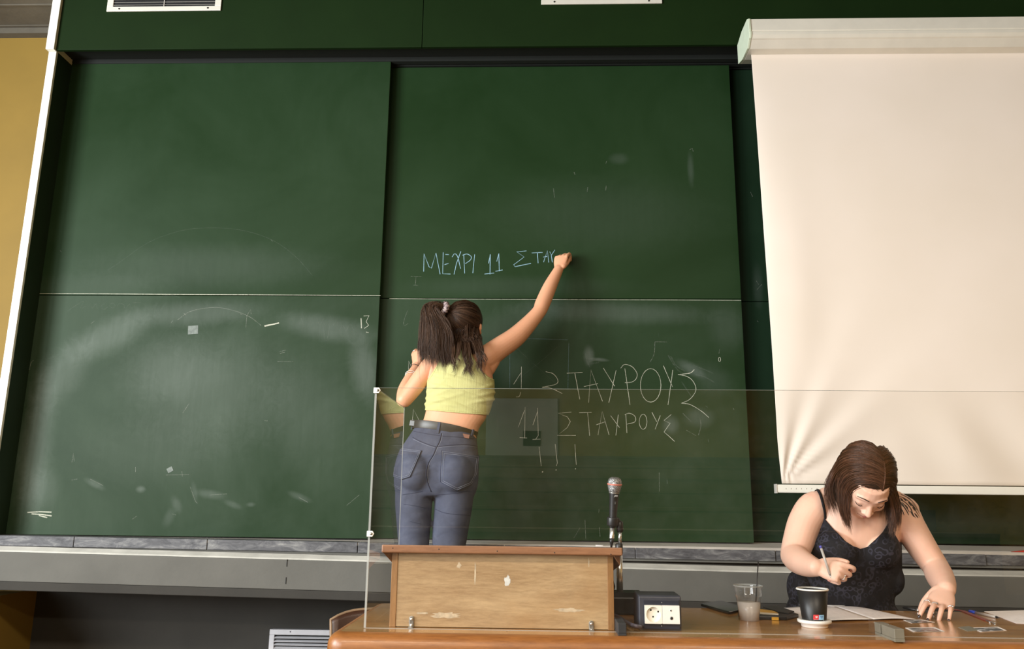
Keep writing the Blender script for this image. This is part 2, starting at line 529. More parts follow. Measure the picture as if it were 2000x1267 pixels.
# left board
lb = thing('chalkboard', 'left sliding green chalkboard, dusty with wiped chalk arcs on its lower panel', 'chalkboard', (-1.7, Y2, ZB), 'sliding chalkboards')
lo = (-1.7, Y2, ZB)
smL = [(70, 870, 46, 190, 0, .30, 0), (120, 730, 60, 110, 30, .26, 0), (215, 655, 120, 46, -28, .30, 0), (380, 612, 170, 34, -4, .26, 0), (640, 640, 130, 34, 10, .26, 0), (712, 720, 40, 90, -14, .26, 0), (400, 760, 230, 150, 0, .20, 0),
       (330, 720, 130, 90, 0, .14, 0), (600, 800, 130, 140, 0, .10, 0), (300, 880, 230, 90, 0, .10, 0), (185, 945, 30, 9, 25, .26, 0), (275, 955, 13, 9, 0, .32, 0), (345, 985, 24, 12, 60, .18, 0), (410, 965, 40, 12, 8, .22, 0), (455, 985, 26, 8, 20, .16, 0),
       (585, 970, 34, 9, 20, .16, 0), (80, 955, 50, 60, 0, .18, 0), (330, 1010, 14, 26, 20, .14, 0), (380, 960, 8, 28, -15, .14, 0), (490, 985, 12, 6, 0, .18, 0)]
mlow = board_mat('board_left_lower', lo, smL, .16)
mup = board_mat('board_left_upper', lo, [(400, 520, 330, 60, 0, .10, 0), (200, 560, 180, 40, 0, .10, 0)], .05)
obj('lower_panel', MB().box(XL + .02, XLB, Y2, Y2 + .022, ZB, ZS - .0015), mlow, lb, bevel=.002)
obj('upper_panel', MB().box(XL + .02, XLB, Y2, Y2 + .022, ZS + .0015, zs2 - .0015), mup, lb, bevel=.002)
obj('top_strip', MB().box(XL + .02, XLB, Y2, Y2 + .022, zs2 + .0015, ZT), M['fascia'], lb, bevel=.002)
obj('backing', MB().box(XL + .03, XLB - .01, Y2 + .022, Y2 + .028, ZB + .01, ZT - .01), M['black_gap'], lb)
z7 = dict(off=(40, 380), sc=2.703)
strokes('chalk_arc', [[(460, 400), (540, 345), (680, 250), (850, 190), (1010, 175), (1180, 190), (1330, 240), (1450, 325), (1540, 425)]], Y2, .8, CH_WFF, lb, True, **z7)
strokes('chalk_arc', [[(830, 660), (900, 615), (1020, 595), (1120, 610), (1210, 645), (1270, 690)]], Y2, 1.0, CH_WF, lb, True, **z7)
strokes('chalk_dash', [{'p': [(1288, 693), (1325, 686), (1365, 677)], 'w': 1.5}], Y2, 2.0, CH_W, lb, **z7)
strokes('chalk_seam_line', [[(100, 522), (400, 523), (800, 526), (1200, 528), (1600, 531), (1900, 533)]], Y2, 1.2, CH_W, lb, **z7)
strokes('faded_script', [[(245, 617), (330, 562), (318, 600), (345, 588)], [(350, 600), (372, 575), (378, 600), (400, 575), (405, 600)], [(445, 575), (425, 590), (440, 605), (462, 592)], ell(485, 585, 14, 12),
                         [(510, 600), (520, 575), (545, 580), (548, 600)], [(560, 600), (575, 578), (585, 600)], [(612, 545), (600, 600)], [(590, 572), (640, 568)], ell(785, 548, 55, 16, 14, 190, 360)], Y2, .9, CH_WFF, lb, True, **z7)
strokes('faded_script', [[(1475, 690), (1480, 650), (1495, 690)], [(1565, 650), (1580, 690), (1600, 655), (1605, 690)], [(1600, 700), (1612, 775), (1635, 690), (1640, 640)], [(1650, 690), (1670, 665), (1680, 720), (1700, 690), (1720, 715), (1740, 685), (1760, 715)]], Y2, .9, CH_WFF, lb, True, **z7)
strokes('chalk_mark', [{'p': [(1798, 652), (1800, 705)], 'w': 1.5}, [(1812, 640), (1840, 638), (1825, 670), (1838, 690), (1815, 706)], [(1825, 725), (1838, 728)]], Y2, 1.0, CH_W, lb, **z7)
strokes('chalk_mark', [[(372, 680), (390, 668)], [(795, 675), (806, 665)], [(862, 625), (875, 638)], [(1160, 628), (1172, 635)], [(1365, 830), (1400, 820)], [(1370, 838), (1395, 832)], [(1190, 700), (1195, 640), (1215, 605), (1218, 630)], [(208, 292), (216, 303)], [(1325, 240), (1330, 246)]], Y2, .9, CH_WF, lb, **z7)
z6 = dict(off=(0, 560), sc=2.437)
strokes('chalk_scrape', [{'p': [(130, 1073), (190, 1070), (245, 1072)], 'w': 1.2}, {'p': [(150, 1080), (200, 1083), (246, 1090)], 'w': 1.5}, {'p': [(185, 1088), (225, 1098)], 'w': 1.1}], Y2, 1.6, CH_W, lb, **z6)
strokes('chalk_mark', [[(342, 835), (350, 793), (353, 830)], [(645, 858), (645, 882)], [(866, 878), (868, 902)], [(790, 895), (900, 893)], [(340, 920), (368, 914)], [(125, 750), (135, 738)], [(870, 600), (900, 555)], [(1258, 636), (1275, 638)], [(430, 915), (490, 945)],
                       [(905, 950), (930, 1020), (940, 1030)], [(820, 1080), (838, 1085)], [(1420, 1000), (1465, 1025)], [(1000, 990), (1080, 985)], [(630, 1105), (652, 1090)], [(1320, 355), (1395, 356)], [(140, 395), (148, 360), (160, 348)], [(1650, 1040), (1710, 990)]], Y2, .9, CH_WF, lb, **z6)
TAPE = simple('old_tape', (.17, .20, .18), .7, var=.3, scale=60)
for q, (cx, cy, ww, hh, rot) in enumerate(((377, 644, .026, .022, 4), (332, 917, .014, .012, 30))):
    c = at(cx, cy, Y2 - .0006); a = math.radians(rot)
    obj('tape_patch', MB().obox(c, (math.cos(a), 0, math.sin(a)), (0, 1, 0), (-math.sin(a), 0, math.cos(a)), ww, .0005, hh), TAPE, lb)

# centre board
cb = thing('chalkboard', 'centre sliding green chalkboard with Greek words in blue and white chalk', 'chalkboard', (0, Y1, ZB), 'sliding chalkboards')
co = (0, Y1, ZB)
smC = [(1200, 610, 260, 30, 2, .16, 0), (1000, 640, 180, 60, -20, .10, 0), (1350, 720, 40, 16, 30, .25, 0), (1150, 695, 14, 26, 0, .35, 0), (1170, 702, 26, 5, 5, .3, 0), (1365, 815, 40, 26, 0, .16, 0),
       (1310, 830, 22, 24, 20, .22, 0), (1390, 740, 60, 40, 30, .08, 0), (1000, 720, 60, 60, 0, .08, 0), (1420, 640, 50, 60, 0, .08, 0)]
obj('lower_panel', MB().box(XC0, XC1, Y1, Y1 + .022, ZB, ZS - .0015), board_mat('board_centre_lower', co, smC, .10), cb, bevel=.002)
smU = [(1209, 310, 26, 16, 0, .09, 0), (1349, 330, 9, 46, 0, .13, 0), (1180, 420, 300, 110, 0, .05, 0), (1000, 560, 300, 30, 0, .06, 0)]
obj('upper_panel', MB().box(XC0, XC1, Y1, Y1 + .022, ZS + .0015, ZT - .03), board_mat('board_centre_upper', co, smU, .03), cb, bevel=.002)
obj('backing', MB().box(XC0 + .01, XC1 - .01, Y1 + .022, Y1 + .028, ZB + .01, ZT - .04), M['black_gap'], cb)
z1 = dict(off=(700, 460), sc=3.96)
strokes('blue_stroke', [[(505, 278), (508, 140), (547, 242), (565, 252), (600, 135), (632, 298)], [(656, 130), (652, 295), (712, 297)], [(665, 225), (697, 214)], [(672, 145), (700, 147)],
                       {'p': [(725, 165), (745, 140), (768, 165), (790, 255)], 'c': 1}, [(792, 122), (757, 220), (740, 300)], [(815, 145), (822, 292)], {'p': [(805, 152), (840, 142), (872, 162), (866, 188), (828, 216)], 'c': 1}, [(899, 145), (885, 290)],
                       [(1020, 145), (1018, 300)], [(1006, 215), (1020, 148)], [(975, 297), (1050, 289)], [(1086, 138), (1090, 275)], [(1070, 200), (1086, 140)], [(1060, 276), (1116, 265)],
                       [(1300, 118), (1225, 125), (1282, 165), (1200, 226), (1212, 240), (1335, 214)], [(1340, 134), (1425, 130)], [(1385, 135), (1390, 213)], [(1432, 205), (1462, 116), (1472, 207)], [(1428, 166), (1460, 160)],
                       [(1480, 124), (1492, 152), (1520, 110)], [(1492, 152), (1500, 206)]], Y1, 1.25, CH_B, cb, **z1)
strokes('chalk_mark', [[(405, 315), (490, 318)], [(445, 318), (440, 380)], [(425, 382), (460, 385)], {'p': [(380, 580), (352, 660), (355, 695), (385, 680)], 'c': 1}, [(495, 545), (518, 524)]], Y1, .7, CH_WF, cb, **z1)
strokes('chalk_seam_line', [[(240, 487), (520, 489), (760, 490), (1100, 492), (1500, 493), (1980, 496), (2400, 497), (2960, 500)]], Y1, .9, CH_W, cb, **z1)
z5 = dict(off=(760, 620), sc=2.778)
z3 = dict(off=(1040, 660), sc=4.224)
strokes('faded_stroke', [[(750, 114), (968, 120)], [(975, 140), (970, 385)], [(655, 165), (655, 380)]], Y1, .75, CH_BF, cb, **z5)
strokes('faded_stroke', [[(690, 165), (950, 400)], [(925, 150), (820, 240), (680, 350)], {'p': [(655, 300), (645, 340), (605, 358)], 'c': 1}], Y1, .7, CH_WFF, cb, **z5)
strokes('white_stroke', [{'p': [(718, 266), (717, 385)]}, [(675, 362), (715, 300)], {'p': [(690, 430), (706, 427), (714, 405)], 'c': 1}, {'p': [(850, 293), (890, 305), (915, 338), (903, 362), (830, 378)], 'c': 1}, {'p': [(830, 378), (880, 384), (940, 412)], 'c': 1}], Y1, .9, CH_W, cb, **z5)
strokes('white_stroke', [[(283, 290), (413, 283)], [(350, 290), (390, 505)], [(463, 532), (482, 262), (578, 522)], [(425, 400), (540, 375)], [(585, 248), (678, 397)], [(690, 265), (630, 532)], [(762, 250), (805, 552)],
                        {'p': [(728, 248), (760, 218), (820, 235), (862, 290), (855, 335), (820, 362), (762, 368)], 'c': 1}, ell(975, 390, 85, 138, 24), [(1080, 228), (1155, 402)], [(1158, 262), (1118, 552)],
                        {'p': [(1200, 300), (1270, 315), (1320, 350), (1348, 410), (1335, 460), (1290, 510), (1228, 537)], 'c': 1}, {'p': [(1228, 537), (1300, 548), (1390, 600), (1455, 655)], 'c': 1}, {'p': [(1335, 260), (1300, 288), (1215, 300)], 'c': 1, 'w': 1.6}], Y1, .9, CH_W, cb, **z3)
strokes('white_stroke', [[(320, 610), (212, 620), (288, 650), (312, 688), (288, 737), (205, 803), (358, 803)], [(385, 615), (488, 612)], [(455, 617), (472, 805)], [(540, 800), (575, 605), (632, 798)], [(527, 715), (600, 690)],
                        [(645, 640), (718, 738)], [(708, 632), (688, 803)], [(770, 635), (779, 782)], {'p': [(762, 632), (800, 620), (845, 645), (845, 690), (780, 710)], 'c': 1}, ell(913, 690, 32, 62, 18), [(985, 612), (1025, 690)], [(1054, 638), (1012, 752)],
                        [(1145, 630), (1085, 680), (1136, 702), (1085, 775), (1122, 805), (1172, 852)]], Y1, .85, CH_W, cb, **z3)
strokes('exclamation_stroke', [[(55, 897), (72, 1055)], [(187, 875), (205, 1030), (197, 1055)], [(350, 875), (361, 1045)], {'p': [(80, 1101), (87, 1106)], 'w': 3}, {'p': [(192, 1086), (198, 1089)], 'w': 2.4}, {'p': [(352, 1076), (358, 1080)], 'w': 2.6}], Y1, .8, CH_W, cb, **z3)
strokes('white_stroke', [[(738, 485), (735, 655)], [(700, 596), (735, 502)], [(806, 490), (809, 640), (795, 660)], [(780, 582), (805, 510)], [(708, 651), (748, 653)], [(778, 661), (822, 659)], [(105, 292), (106, 235), (128, 285)], [(122, 600), (132, 497), (168, 568)]], Y1, .8, CH_W, cb, **z5)
strokes('chalk_mark', [[(590, 525), (592, 650), (480, 655)], [(1463, 40 + 60), (1461, 84)]], Y1, .7, CH_WFF, cb, **z5)
strokes('chalk_zero', [ell(1543, 176, 9, 18, 14)], Y1, .8, CH_W, cb, **z3)
strokes('chalk_mark', [[(1450, 835), (1453, 857)], [(1045, 1110), (1046, 1266)], [(1110, 1165), (1112, 1200)], [(1430, 560), (1445, 572)], [(1655, 575), (1662, 590)], [(1270, 760), (1350, 805)], [(1240, 620), (1310, 690)], {'p': [(1380, 660), (1390, 720), (1370, 800)], 'c': 1}, {'p': [(1010, 30), (1003, 130), (970, 200)], 'c': 1}, [(1010, 30), (1110, 32)]], Y1, .9, CH_WF, cb, **z3)
strokes('chalk_smear', [[(1120, 140), (1160, 210), (1220, 280), (1310, 295)], [(1140, 150), (1190, 230), (1260, 275)], [(1330, 225), (1420, 260), (1490, 290)], [(1340, 300), (1420, 320), (1500, 365)], [(440, 125), (445, 180), (475, 240)], [(445, 205), (500, 185), (560, 175)], [(445, 215), (500, 210), (550, 200)], [(1230, 360), (1310, 480)]], Y1, 2.2, CH_WFF, cb, True, **z3)
strokes('chalk_mark', [[(1142.6, 1015), (1144, 1052)], [(1170.5, 1029), (1172, 1048)], [(1170, 993), (1169.5, 1001)], [(1121, 1050), (1133, 1030)], [(1081, 368), (1083, 386)], [(1148, 365), (1147, 374)], [(1184, 363), (1183, 372)], [(1121, 336), (1123, 341)], [(1183, 320), (1185, 314)], [(1347, 292), (1352, 290), (1354, 296)], [(1406, 680), (1404, 690)]], Y1, .9, CH_WF, cb)

# rear board, mostly behind the screen
rb = thing('chalkboard', 'rear dark green chalkboard showing beside and below the projection screen', 'chalkboard', (2.2, Y0, ZB), 'sliding chalkboards')
ro = (2.2, Y0, ZB)
mr = board_mat('board_rear', ro, [(1480, 560, 14, 60, 0, .08, 0), (1800, 1020, 300, 40, 0, .05, 0)], .02, green=(0.0085, 0.0240, 0.0110))
obj('lower_panel', MB().box(.85, XR - .05, Y0, Y0 + .022, ZB + .004, ZS - .0015), mr, rb, bevel=.002)
obj('upper_panel', MB().box(.85, XR - .05, Y0, Y0 + .022, ZS + .0015, ZT - .03), mr, rb, bevel=.002)
strokes('chalk_mark', [[(1477, 548), (1482, 556)], [(1478, 566), (1488, 555)], [(1466, 375), (1470, 384)], [(1479, 626), (1481, 629)]], Y0, .8, CH_WF, rb)


# ---------------------------------------------------------------- air vents in the fascia
def vent(x0, x1, zb, h, label):
    v = thing('air_vent', label, 'air vent', ((x0 + x1) / 2, YF, zb), 'air vents in the fascia')
    fw = .034; yb = YF - .008
    fr = MB()
    for (a0, a1, c0, c1) in ((x0, x1, zb, zb + fw * .8), (x0, x1, zb + h - fw * .8, zb + h), (x0, x0 + fw, zb + fw * .8, zb + h - fw * .8), (x1 - fw, x1, zb + fw * .8, zb + h - fw * .8)):
        fr.box(a0, a1, yb, YF - .0005, c0, c1)
    obj('frame', fr, M['alu_white'], v, bevel=.002)
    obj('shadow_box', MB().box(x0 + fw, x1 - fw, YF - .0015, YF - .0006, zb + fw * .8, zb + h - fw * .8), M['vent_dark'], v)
    n_ = int((h - 2 * fw * .8) / .0165)
    for k in range(n_):
        z = zb + fw * .8 + .009 + k * .0165
        obj('louver', MB().prism_x([(YF - .007, z - .001), (YF - .0065, z + .0012), (YF - .0016, z + .005), (YF - .0016, z + .003)], x0 + fw - .002, x1 - fw + .002), M['alu'], v)
    obj('mullion', MB().box((x0 + x1) / 2 - .002, (x0 + x1) / 2 + .002, YF - .0078, YF - .006, zb + fw * .8, zb + h - fw * .8), M['alu'], v)
    for sx in (x0 + .07, x1 - .07):
        obj('screw', MB().lathe([(.0045, 0), (.0045, .0025), (.002, .003)], (sx, yb, zb + fw * .4), (0, -1, 0), 10), M['vent_dark'], v)


v1a, v1b = at(209, 23, YF), at(432, 19, YF)
v2a, v2b = at(1057, 10, YF), at(1293, 9, YF)
wv = v2b[0] - v2a[0]
vent(v1a[0], v1b[0], v1a[2] - .002, .13, 'leftmost white louvred air vent in the green fascia')
vent(v2a[0], v2b[0], v2a[2], .12, 'white louvred air vent near the middle of the green fascia')
vent(at(1947, 3, YF)[0], at(1947, 3, YF)[0] + wv, v2a[2] + .004, .12, 'air vent just showing at the top right above the screen case')

# ---------------------------------------------------------------- projection screen
FAB = NT('screen_cloth'); FAB.base(FAB.ramp(FAB.noise(2.0, 3, .5), [(.3, srgb(238, 226, 213)), (.7, srgb(243, 231, 220))]), .85); FAB.bump(FAB.noise(500, 2, .5), .04, .001)
ps = thing('projection_screen', 'large pull-down cream projection screen with a white case over the boards', 'screen', (2.3, 3.68, 1.15))
hx0 = at(1456, 62, 3.60)[0] + .02; hx1 = 3.9
zt_, zb_ = at(1500, 38, 3.58)[2], at(1500, 91, 3.60)[2]
zm = zt_ - (zt_ - zb_) * .52
prof = [(3.70, zt_ + .012), (3.60, zt_ + .012), (3.575, zt_), (3.570, zm + .006), (3.574, zm + .002), (3.566, zm - .004), (3.566, zm - .020), (3.575, zm - .035), (3.585, zm - .038), (3.62, zb_), (3.72, zb_), (3.795, zb_ + .02), (3.795, zt_ - .01)]
obj('case', MB().prism_x(prof, hx0, hx1), M['alu_white'], ps, bevel=.002)
cap = [(y + (0.004 if y < 3.7 else 0) * (-1), z) for y, z in prof]
obj('end_cap', MB().prism_x(cap, hx0 - .012, hx0), simple('pale_green_white_cap', srgb(214, 224, 200), .5, var=.05), ps, bevel=.002)
# cloth: hangs from the case; side edge curls in, drag folds fan out of the lower left corner
fz1 = zb_ + .02; fz0 = at(1525, 944, 3.68)[2]
fx0 = at(1468, 95, 3.66)[0]; fx1 = 3.8
NU, NV = 150, 110
vs = []; fs = []
cx_, cz_ = at(1527, 942, 3.68)[0], fz0
for j in range(NV + 1):
    v = j / NV; z = fz1 + (fz0 - fz1) * v
    for i in range(NU + 1):
        u = (i / NU) ** 1.5
        xl = fx0 + .010 * math.sin(math.pi * v) + (.032) * max(0, v - .86) / .14 * 0 + .012 * v
        if v > .9: xl += .010 * ((v - .9) / .1) ** 1.5
        x = xl + (fx1 - xl) * u
        y = 3.672
        dx, dz = x - cx_, z - cz_
        r = math.hypot(dx, dz); th = math.degrees(math.atan2(dz, dx))
        amp = .012 * math.exp(-r / .34) * min(1, r / .10)
        fold = sum(math.exp(-((th - t0) / wd) ** 2) * a for t0, wd, a in ((26, 7, 1.0), (40, 5, -1.0), (50, 6, 1.1), (63, 5, -.9), (72, 6, 1.0), (84, 6, -.6)))
        y += amp * fold
        amp2 = .010 * math.exp(-((v - .93) / .10) ** 2)
        y += amp2 * math.sin(x * 16 + z * 9) * min(1, max(0, (x - cx_ - .5) / .3)) * .7
        curl = math.exp(-((x - xl) / .05)) * math.exp(-((v - .45) / .3) ** 2)
        y += .018 * curl + .006 * math.exp(-((x - xl - .14) / .09) ** 2) * math.exp(-((v - .6) / .25) ** 2) * -1
        y += .004 * math.sin(v * 5 + u * 3)
        vs.append((x, y, z))
for j in range(NV):
    for i in range(NU):
        a = j * (NU + 1) + i; fs.append((a, a + NU + 1, a + NU + 2, a + 1))
clo = obj('cloth', MB().add(vs, fs, True), FAB.m, ps)
sm_ = clo.modifiers.new('thick', 'SOLIDIFY'); sm_.thickness = .0012
bz1, bz0 = at(1520, 946, 3.68)[2], at(1520, 962, 3.68)[2]
bx0 = at(1516, 954, 3.67)[0]
obj('bottom_bar', MB().box(bx0, fx1 + .02, 3.655, 3.69, bz0, bz1), M['white_trim'], ps, bevel=.004)
for k in range(9):
    c = at(1535 + 10 * k, 954, 3.655)
    obj('bar_mark', MB().lathe([(.0022, 0), (.0022, .0006)], c, (0, -1, 0), 8), M['alu'], ps)
obj('bar_end', MB().box(bx0 - .003, bx0, 3.653, 3.692, bz0 - .002, bz1 + .002), M['alu'], ps)
# ================================================================ table and what stands on it
ZT_ = .76


def mpp(px, py, Y):
    return (at(px + 50, py, Y)[0] - at(px - 50, py, Y)[0]) / 100.0


M['table_top'] = wood('varnished_table_wood', srgb(144, 94, 46), srgb(206, 152, 88), 'X', .8, .22, coat=.5, wear=srgb(190, 160, 118))
M['table_edge'] = wood('orange_edge_wood', srgb(104, 58, 22), srgb(158, 102, 50), 'X', 1.0, .42, coat=.1)
M['oak'] = wood('oak_veneer', srgb(134, 102, 66), srgb(190, 162, 122), 'X', 1.1, .45, streak=18, wear=srgb(170, 132, 88))
M['oak_stile'] = wood('oak_stile', srgb(116, 80, 44), srgb(162, 120, 74), 'Z', 1.0, .45)
M['lectern_top'] = wood('brown_moulding', srgb(104, 68, 46), srgb(146, 104, 74), 'X', 1.2, .4)
M['steel'] = simple('steel', srgb(160, 158, 152), .35, .85, var=.2, scale=60)
M['chrome'] = simple('chrome', srgb(232, 232, 230), .24, .9, var=.02)
M['black_plastic'] = simple('black_plastic', (.012, .012, .013), .4, var=.2, scale=40)
M['black_matte'] = simple('black_matte', (.016, .016, .017), .65, var=.2, scale=40)
M['grey_block'] = simple('grey_plastic_block', srgb(112, 106, 92), .5, var=.1, scale=30)
M['paper'] = simple('paper', srgb(244, 240, 238), .8, var=.03, scale=30)
M['white_plastic'] = simple('white_plastic', srgb(238, 236, 230), .3, var=.02)

TX0, TX1, TY0, TY1 = -.555, 2.6, 2.195, 2.86


def table():
    t = thing('lecture_table', 'long varnished wooden table with rounded orange front edge', 'table', (1.0, 2.5, 0))
    # slab section with a full round nose, mitred round corner at the left end
    r = .034; th = .075
    vs = []; fs = []; prof = []
    for k in range(9):
        a = math.pi / 2 * k / 8
        prof.append((r * (1 - math.sin(a)), -r * (1 - math.cos(a))))    # (inset, dz) from the top inwards to the side
    prof += [(0, -th + .012), (.004, -th + .004), (.012, -th)]
    ring = []
    rc = .05
    for (cx, cy, a0) in ((TX0 + rc, TY0 + rc, 180), (TX1 - rc, TY0 + rc, 270), (TX1 - rc, TY1 - rc, 0), (TX0 + rc, TY1 - rc, 90)):
        for k in range(7):
            a = math.radians(a0 + 15 * k); ring.append((cx, cy, math.cos(a), math.sin(a)))
    n = len(ring)
    for ins, dz in prof:
        for cx, cy, ca, sa in ring:
            vs.append((cx + (rc - ins) * ca, cy + (rc - ins) * sa, ZT_ + dz))
    for i in range(len(prof) - 1):
        for k in range(n):
            k2 = (k + 1) % n; fs.append((i * n + k, (i + 1) * n + k, (i + 1) * n + k2, i * n + k2))
    fs.append(tuple((len(prof) - 1) * n + k for k in range(n - 1, -1, -1)))
    obj('edge_moulding', MB().add(vs, fs, True), M['table_edge'], t)
    obj('table_top', MB().add([(vs[k][0], vs[k][1], ZT_) for k in range(n)] + [(vs[k][0], vs[k][1], ZT_ - .01) for k in range(n)], [tuple(range(n)), tuple(range(2 * n - 1, n - 1, -1))] + [(k, n + k, n + (k + 1) % n, (k + 1) % n) for k in range(n)]), M['table_top'], t)
    obj('front_panel', MB().box(TX0 + .06, TX1 - .06, TY0 + .05, TY0 + .075, .06, ZT_ - .076), M['table_edge'], t)
    for x in (TX0 + .09, TX1 - .09):
        obj('side_panel', MB().box(x - .015, x + .015, TY0 + .075, TY1 - .06, 0, ZT_ - .076), M['table_edge'], t)
    for k in range(5):
        px, py = ((716, 1214), (751, 1211), (722, 1205), (1130, 1232), (990, 1233))[k]
        c = atz(px, py, ZT_)
        obj('dent', MB().lathe([(.0022, 0), (.0018, .0003)], c, (0, 0, 1), 8), M['black_matte'], t)
    return t


table()


# ---------------------------------------------------------------- lectern
def lectern():
    YFt = 2.315
    zt0 = at(980, 1072, YFt - .03)[2]
    x0, x1 = at(763, 1150, YFt)[0], at(1199, 1160, YFt)[0]
    hx0, hx1 = at(745, 1074, YFt - .03)[0], at(1216, 1082, YFt - .03)[0]
    zl0, zl1 = at(745, 1078, YFt - .03)[2], at(1216, 1085, YFt - .03)[2]
    zt = (zl0 + zl1) / 2                     # underside of the top board
    L = thing('tabletop_lectern', 'oak veneered box lectern with brown sloping top standing on the table', 'lectern', ((x0 + x1) / 2, 2.5, ZT_))
    D = .34; th = .021
    obj('top_board', MB().prism_x([(YFt - .03, zt), (YFt - .03, zt + th), (YFt + D, zt + th - .045), (YFt + D, zt - .045)], hx0, hx1), M['lectern_top'], L, bevel=.003)
    obj('front_panel', MB().box(x0 + .016, x1 - .016, YFt + .002, YFt + .02, ZT_ + .002, zt), M['oak'], L)
    for a, b_ in ((x0, x0 + .017), (x1 - .017, x1)):
        obj('stile', MB().box(a, b_, YFt, YFt + .024, ZT_ + .0005, zt), M['oak_stile'], L, bevel=.001)
    for a, b_ in ((x0, x0 + .016), (x1 - .016, x1)):
        obj('side_panel', MB().prism_x([(YFt + .024, ZT_ + .0005), (YFt + .024, zt - .002), (YFt + D - .05, zt - .042), (YFt + D - .05, ZT_ + .0005)], a, b_), M['oak'], L)
    # splayed cheeks carrying the overhang of the top
    for s_, xa, xb in ((-1, hx0 + .004, x0), (1, x1, hx1 - .004)):
        vs = [(xa, YFt - .022, zt - .001), (xb, YFt - .001, zt - .001), (xb, YFt + .001, zt - .028), (xa, YFt + D - .02, zt - .044), (xb, YFt + D - .05, zt - .044), (xb, YFt + D - .05, zt - .07)]
        obj('cheek', MB().add(vs, [(0, 1, 2), (3, 5, 4), (0, 2, 5, 3), (0, 3, 4, 1), (1, 4, 5, 2)]), M['lectern_top'], L)
    obj('shelf', MB().box(x0 + .016, x1 - .016, YFt + .03, YFt + D - .06, ZT_ + .001, ZT_ + .012), M['oak'], L)
    # old glue and scrape marks with a shape of their own
    mk = simple('pale_scrape', srgb(186, 168, 140), .7, var=.2, scale=80); mk2 = simple('white_glue', srgb(204, 204, 198), .7, var=.1, scale=80)
    for k, (px, py, w_, h_, mt) in enumerate(((928, 1119, .003, .030, mk), (991, 1134, .009, .017, mk2), (897, 1104, .007, .009, mk), (870, 1201, .045, .009, mk), (1110, 1191, .042, .006, mk), (825, 1197, .018, .003, mk), (1150, 1098, .002, .013, mk))):
        c = at(px, py, YFt + .0017); n = 22; pts = []
        for i in range(n):
            a = 2 * math.pi * i / n; rr = random.uniform(.6, 1.12)
            pts.append(c + np.array((math.cos(a) * w_ * rr, 0, math.sin(a) * h_ * rr)))
        obj('scrape_mark', MB().add(pts, [tuple(range(n))]), mt, L)
    # two small steel brackets screwed to the front
    for px, py in ((803.5, 1216), (1155, 1225)):
        c = at(px, py, YFt - .001); q = thing('dummy', 'x', 'x', c) if 0 else None
        bm_ = MB(); n = 12; pts = []
        for i in range(n):
            a = 2 * math.pi * i / n
            pts.append((c[0] + .0065 * math.cos(a), YFt - .0028, c[2] + .0115 * (1 if math.sin(a) > 0 else -1) + .0065 * math.sin(a)))
        bm_.poly_slab(pts, (0, 1, 0), .0028)
        bk = obj('bracket', bm_, M['steel'], L, bevel=.0008)
        obj('foot_plate', MB().box(c[0] - .0065, c[0] + .0065, YFt - .022, YFt - .003, ZT_, ZT_ + .0028), M['steel'], bk, origin=tuple(L.location))
        for dz in (.010, -.006):
            obj('screw', MB().lathe([(.0042, 0), (.0042, .001), (.0028, .0026), (.0005, .003)], (c[0], YFt - .0028, c[2] + dz), (0, -1, 0), 14), M['chrome'], bk, origin=tuple(L.location))
    for px, py in ((767, 1066), (857, 1068), (971, 1072), (1083, 1075), (1193, 1078)):
        c = at(px, py + 4, YFt - .03)
        obj('nail', MB().lathe([(.0016, 0), (.0014, .0008)], c, (0, -1, 0), 8), M['black_matte'], L)
    return L


lectern()


# ---------------------------------------------------------------- acrylic guard
def thin_clear(name, tint=(1, 1, 1), ior=1.5, rough=.0, dust=.012):
    t = NT(name); t.t.nodes.remove(t.p)
    tr = t.n('BsdfTransparent', {'Color': tint}); gl = t.n('BsdfGlossy', {'Color': (1, 1, 1), 'Roughness': rough})
    df = t.n('BsdfDiffuse', {'Color': (.8, .8, .78)})
    fc = t.math('POWER', t.n('LayerWeight', {'Blend': .5}).outputs['Facing'], 5.0)
    fr = t.math('ADD', t.math('MULTIPLY', fc, .9), .075)      # both faces of the thin sheet
    m1 = t.n('MixShader', {0: fr, 1: tr.outputs[0], 2: gl.outputs[0]})
    dn = t.math('MULTIPLY', t.rng(t.noise(9, 6, .7), .45, .8), dust)
    m2 = t.n('MixShader', {0: dn, 1: m1.outputs[0], 2: df.outputs[0]})
    t.t.links.new(m2.outputs[0], t.out.inputs[0])
    return t.m


M['acrylic'] = thin_clear('clear_acrylic')
t_ = NT('acrylic_edge'); t_.base((.50, .52, .50), .25, Alpha=.42); M['acrylic_edge'] = t_.m
t_ = NT('acrylic_thin_edge'); t_.base((.30, .32, .29), .3, Alpha=.5); M['acrylic_top'] = t_.m
YA = 2.288
ZA = at(735, 757, YA)[2]
xa0 = at(713, 1218, YA)[0]


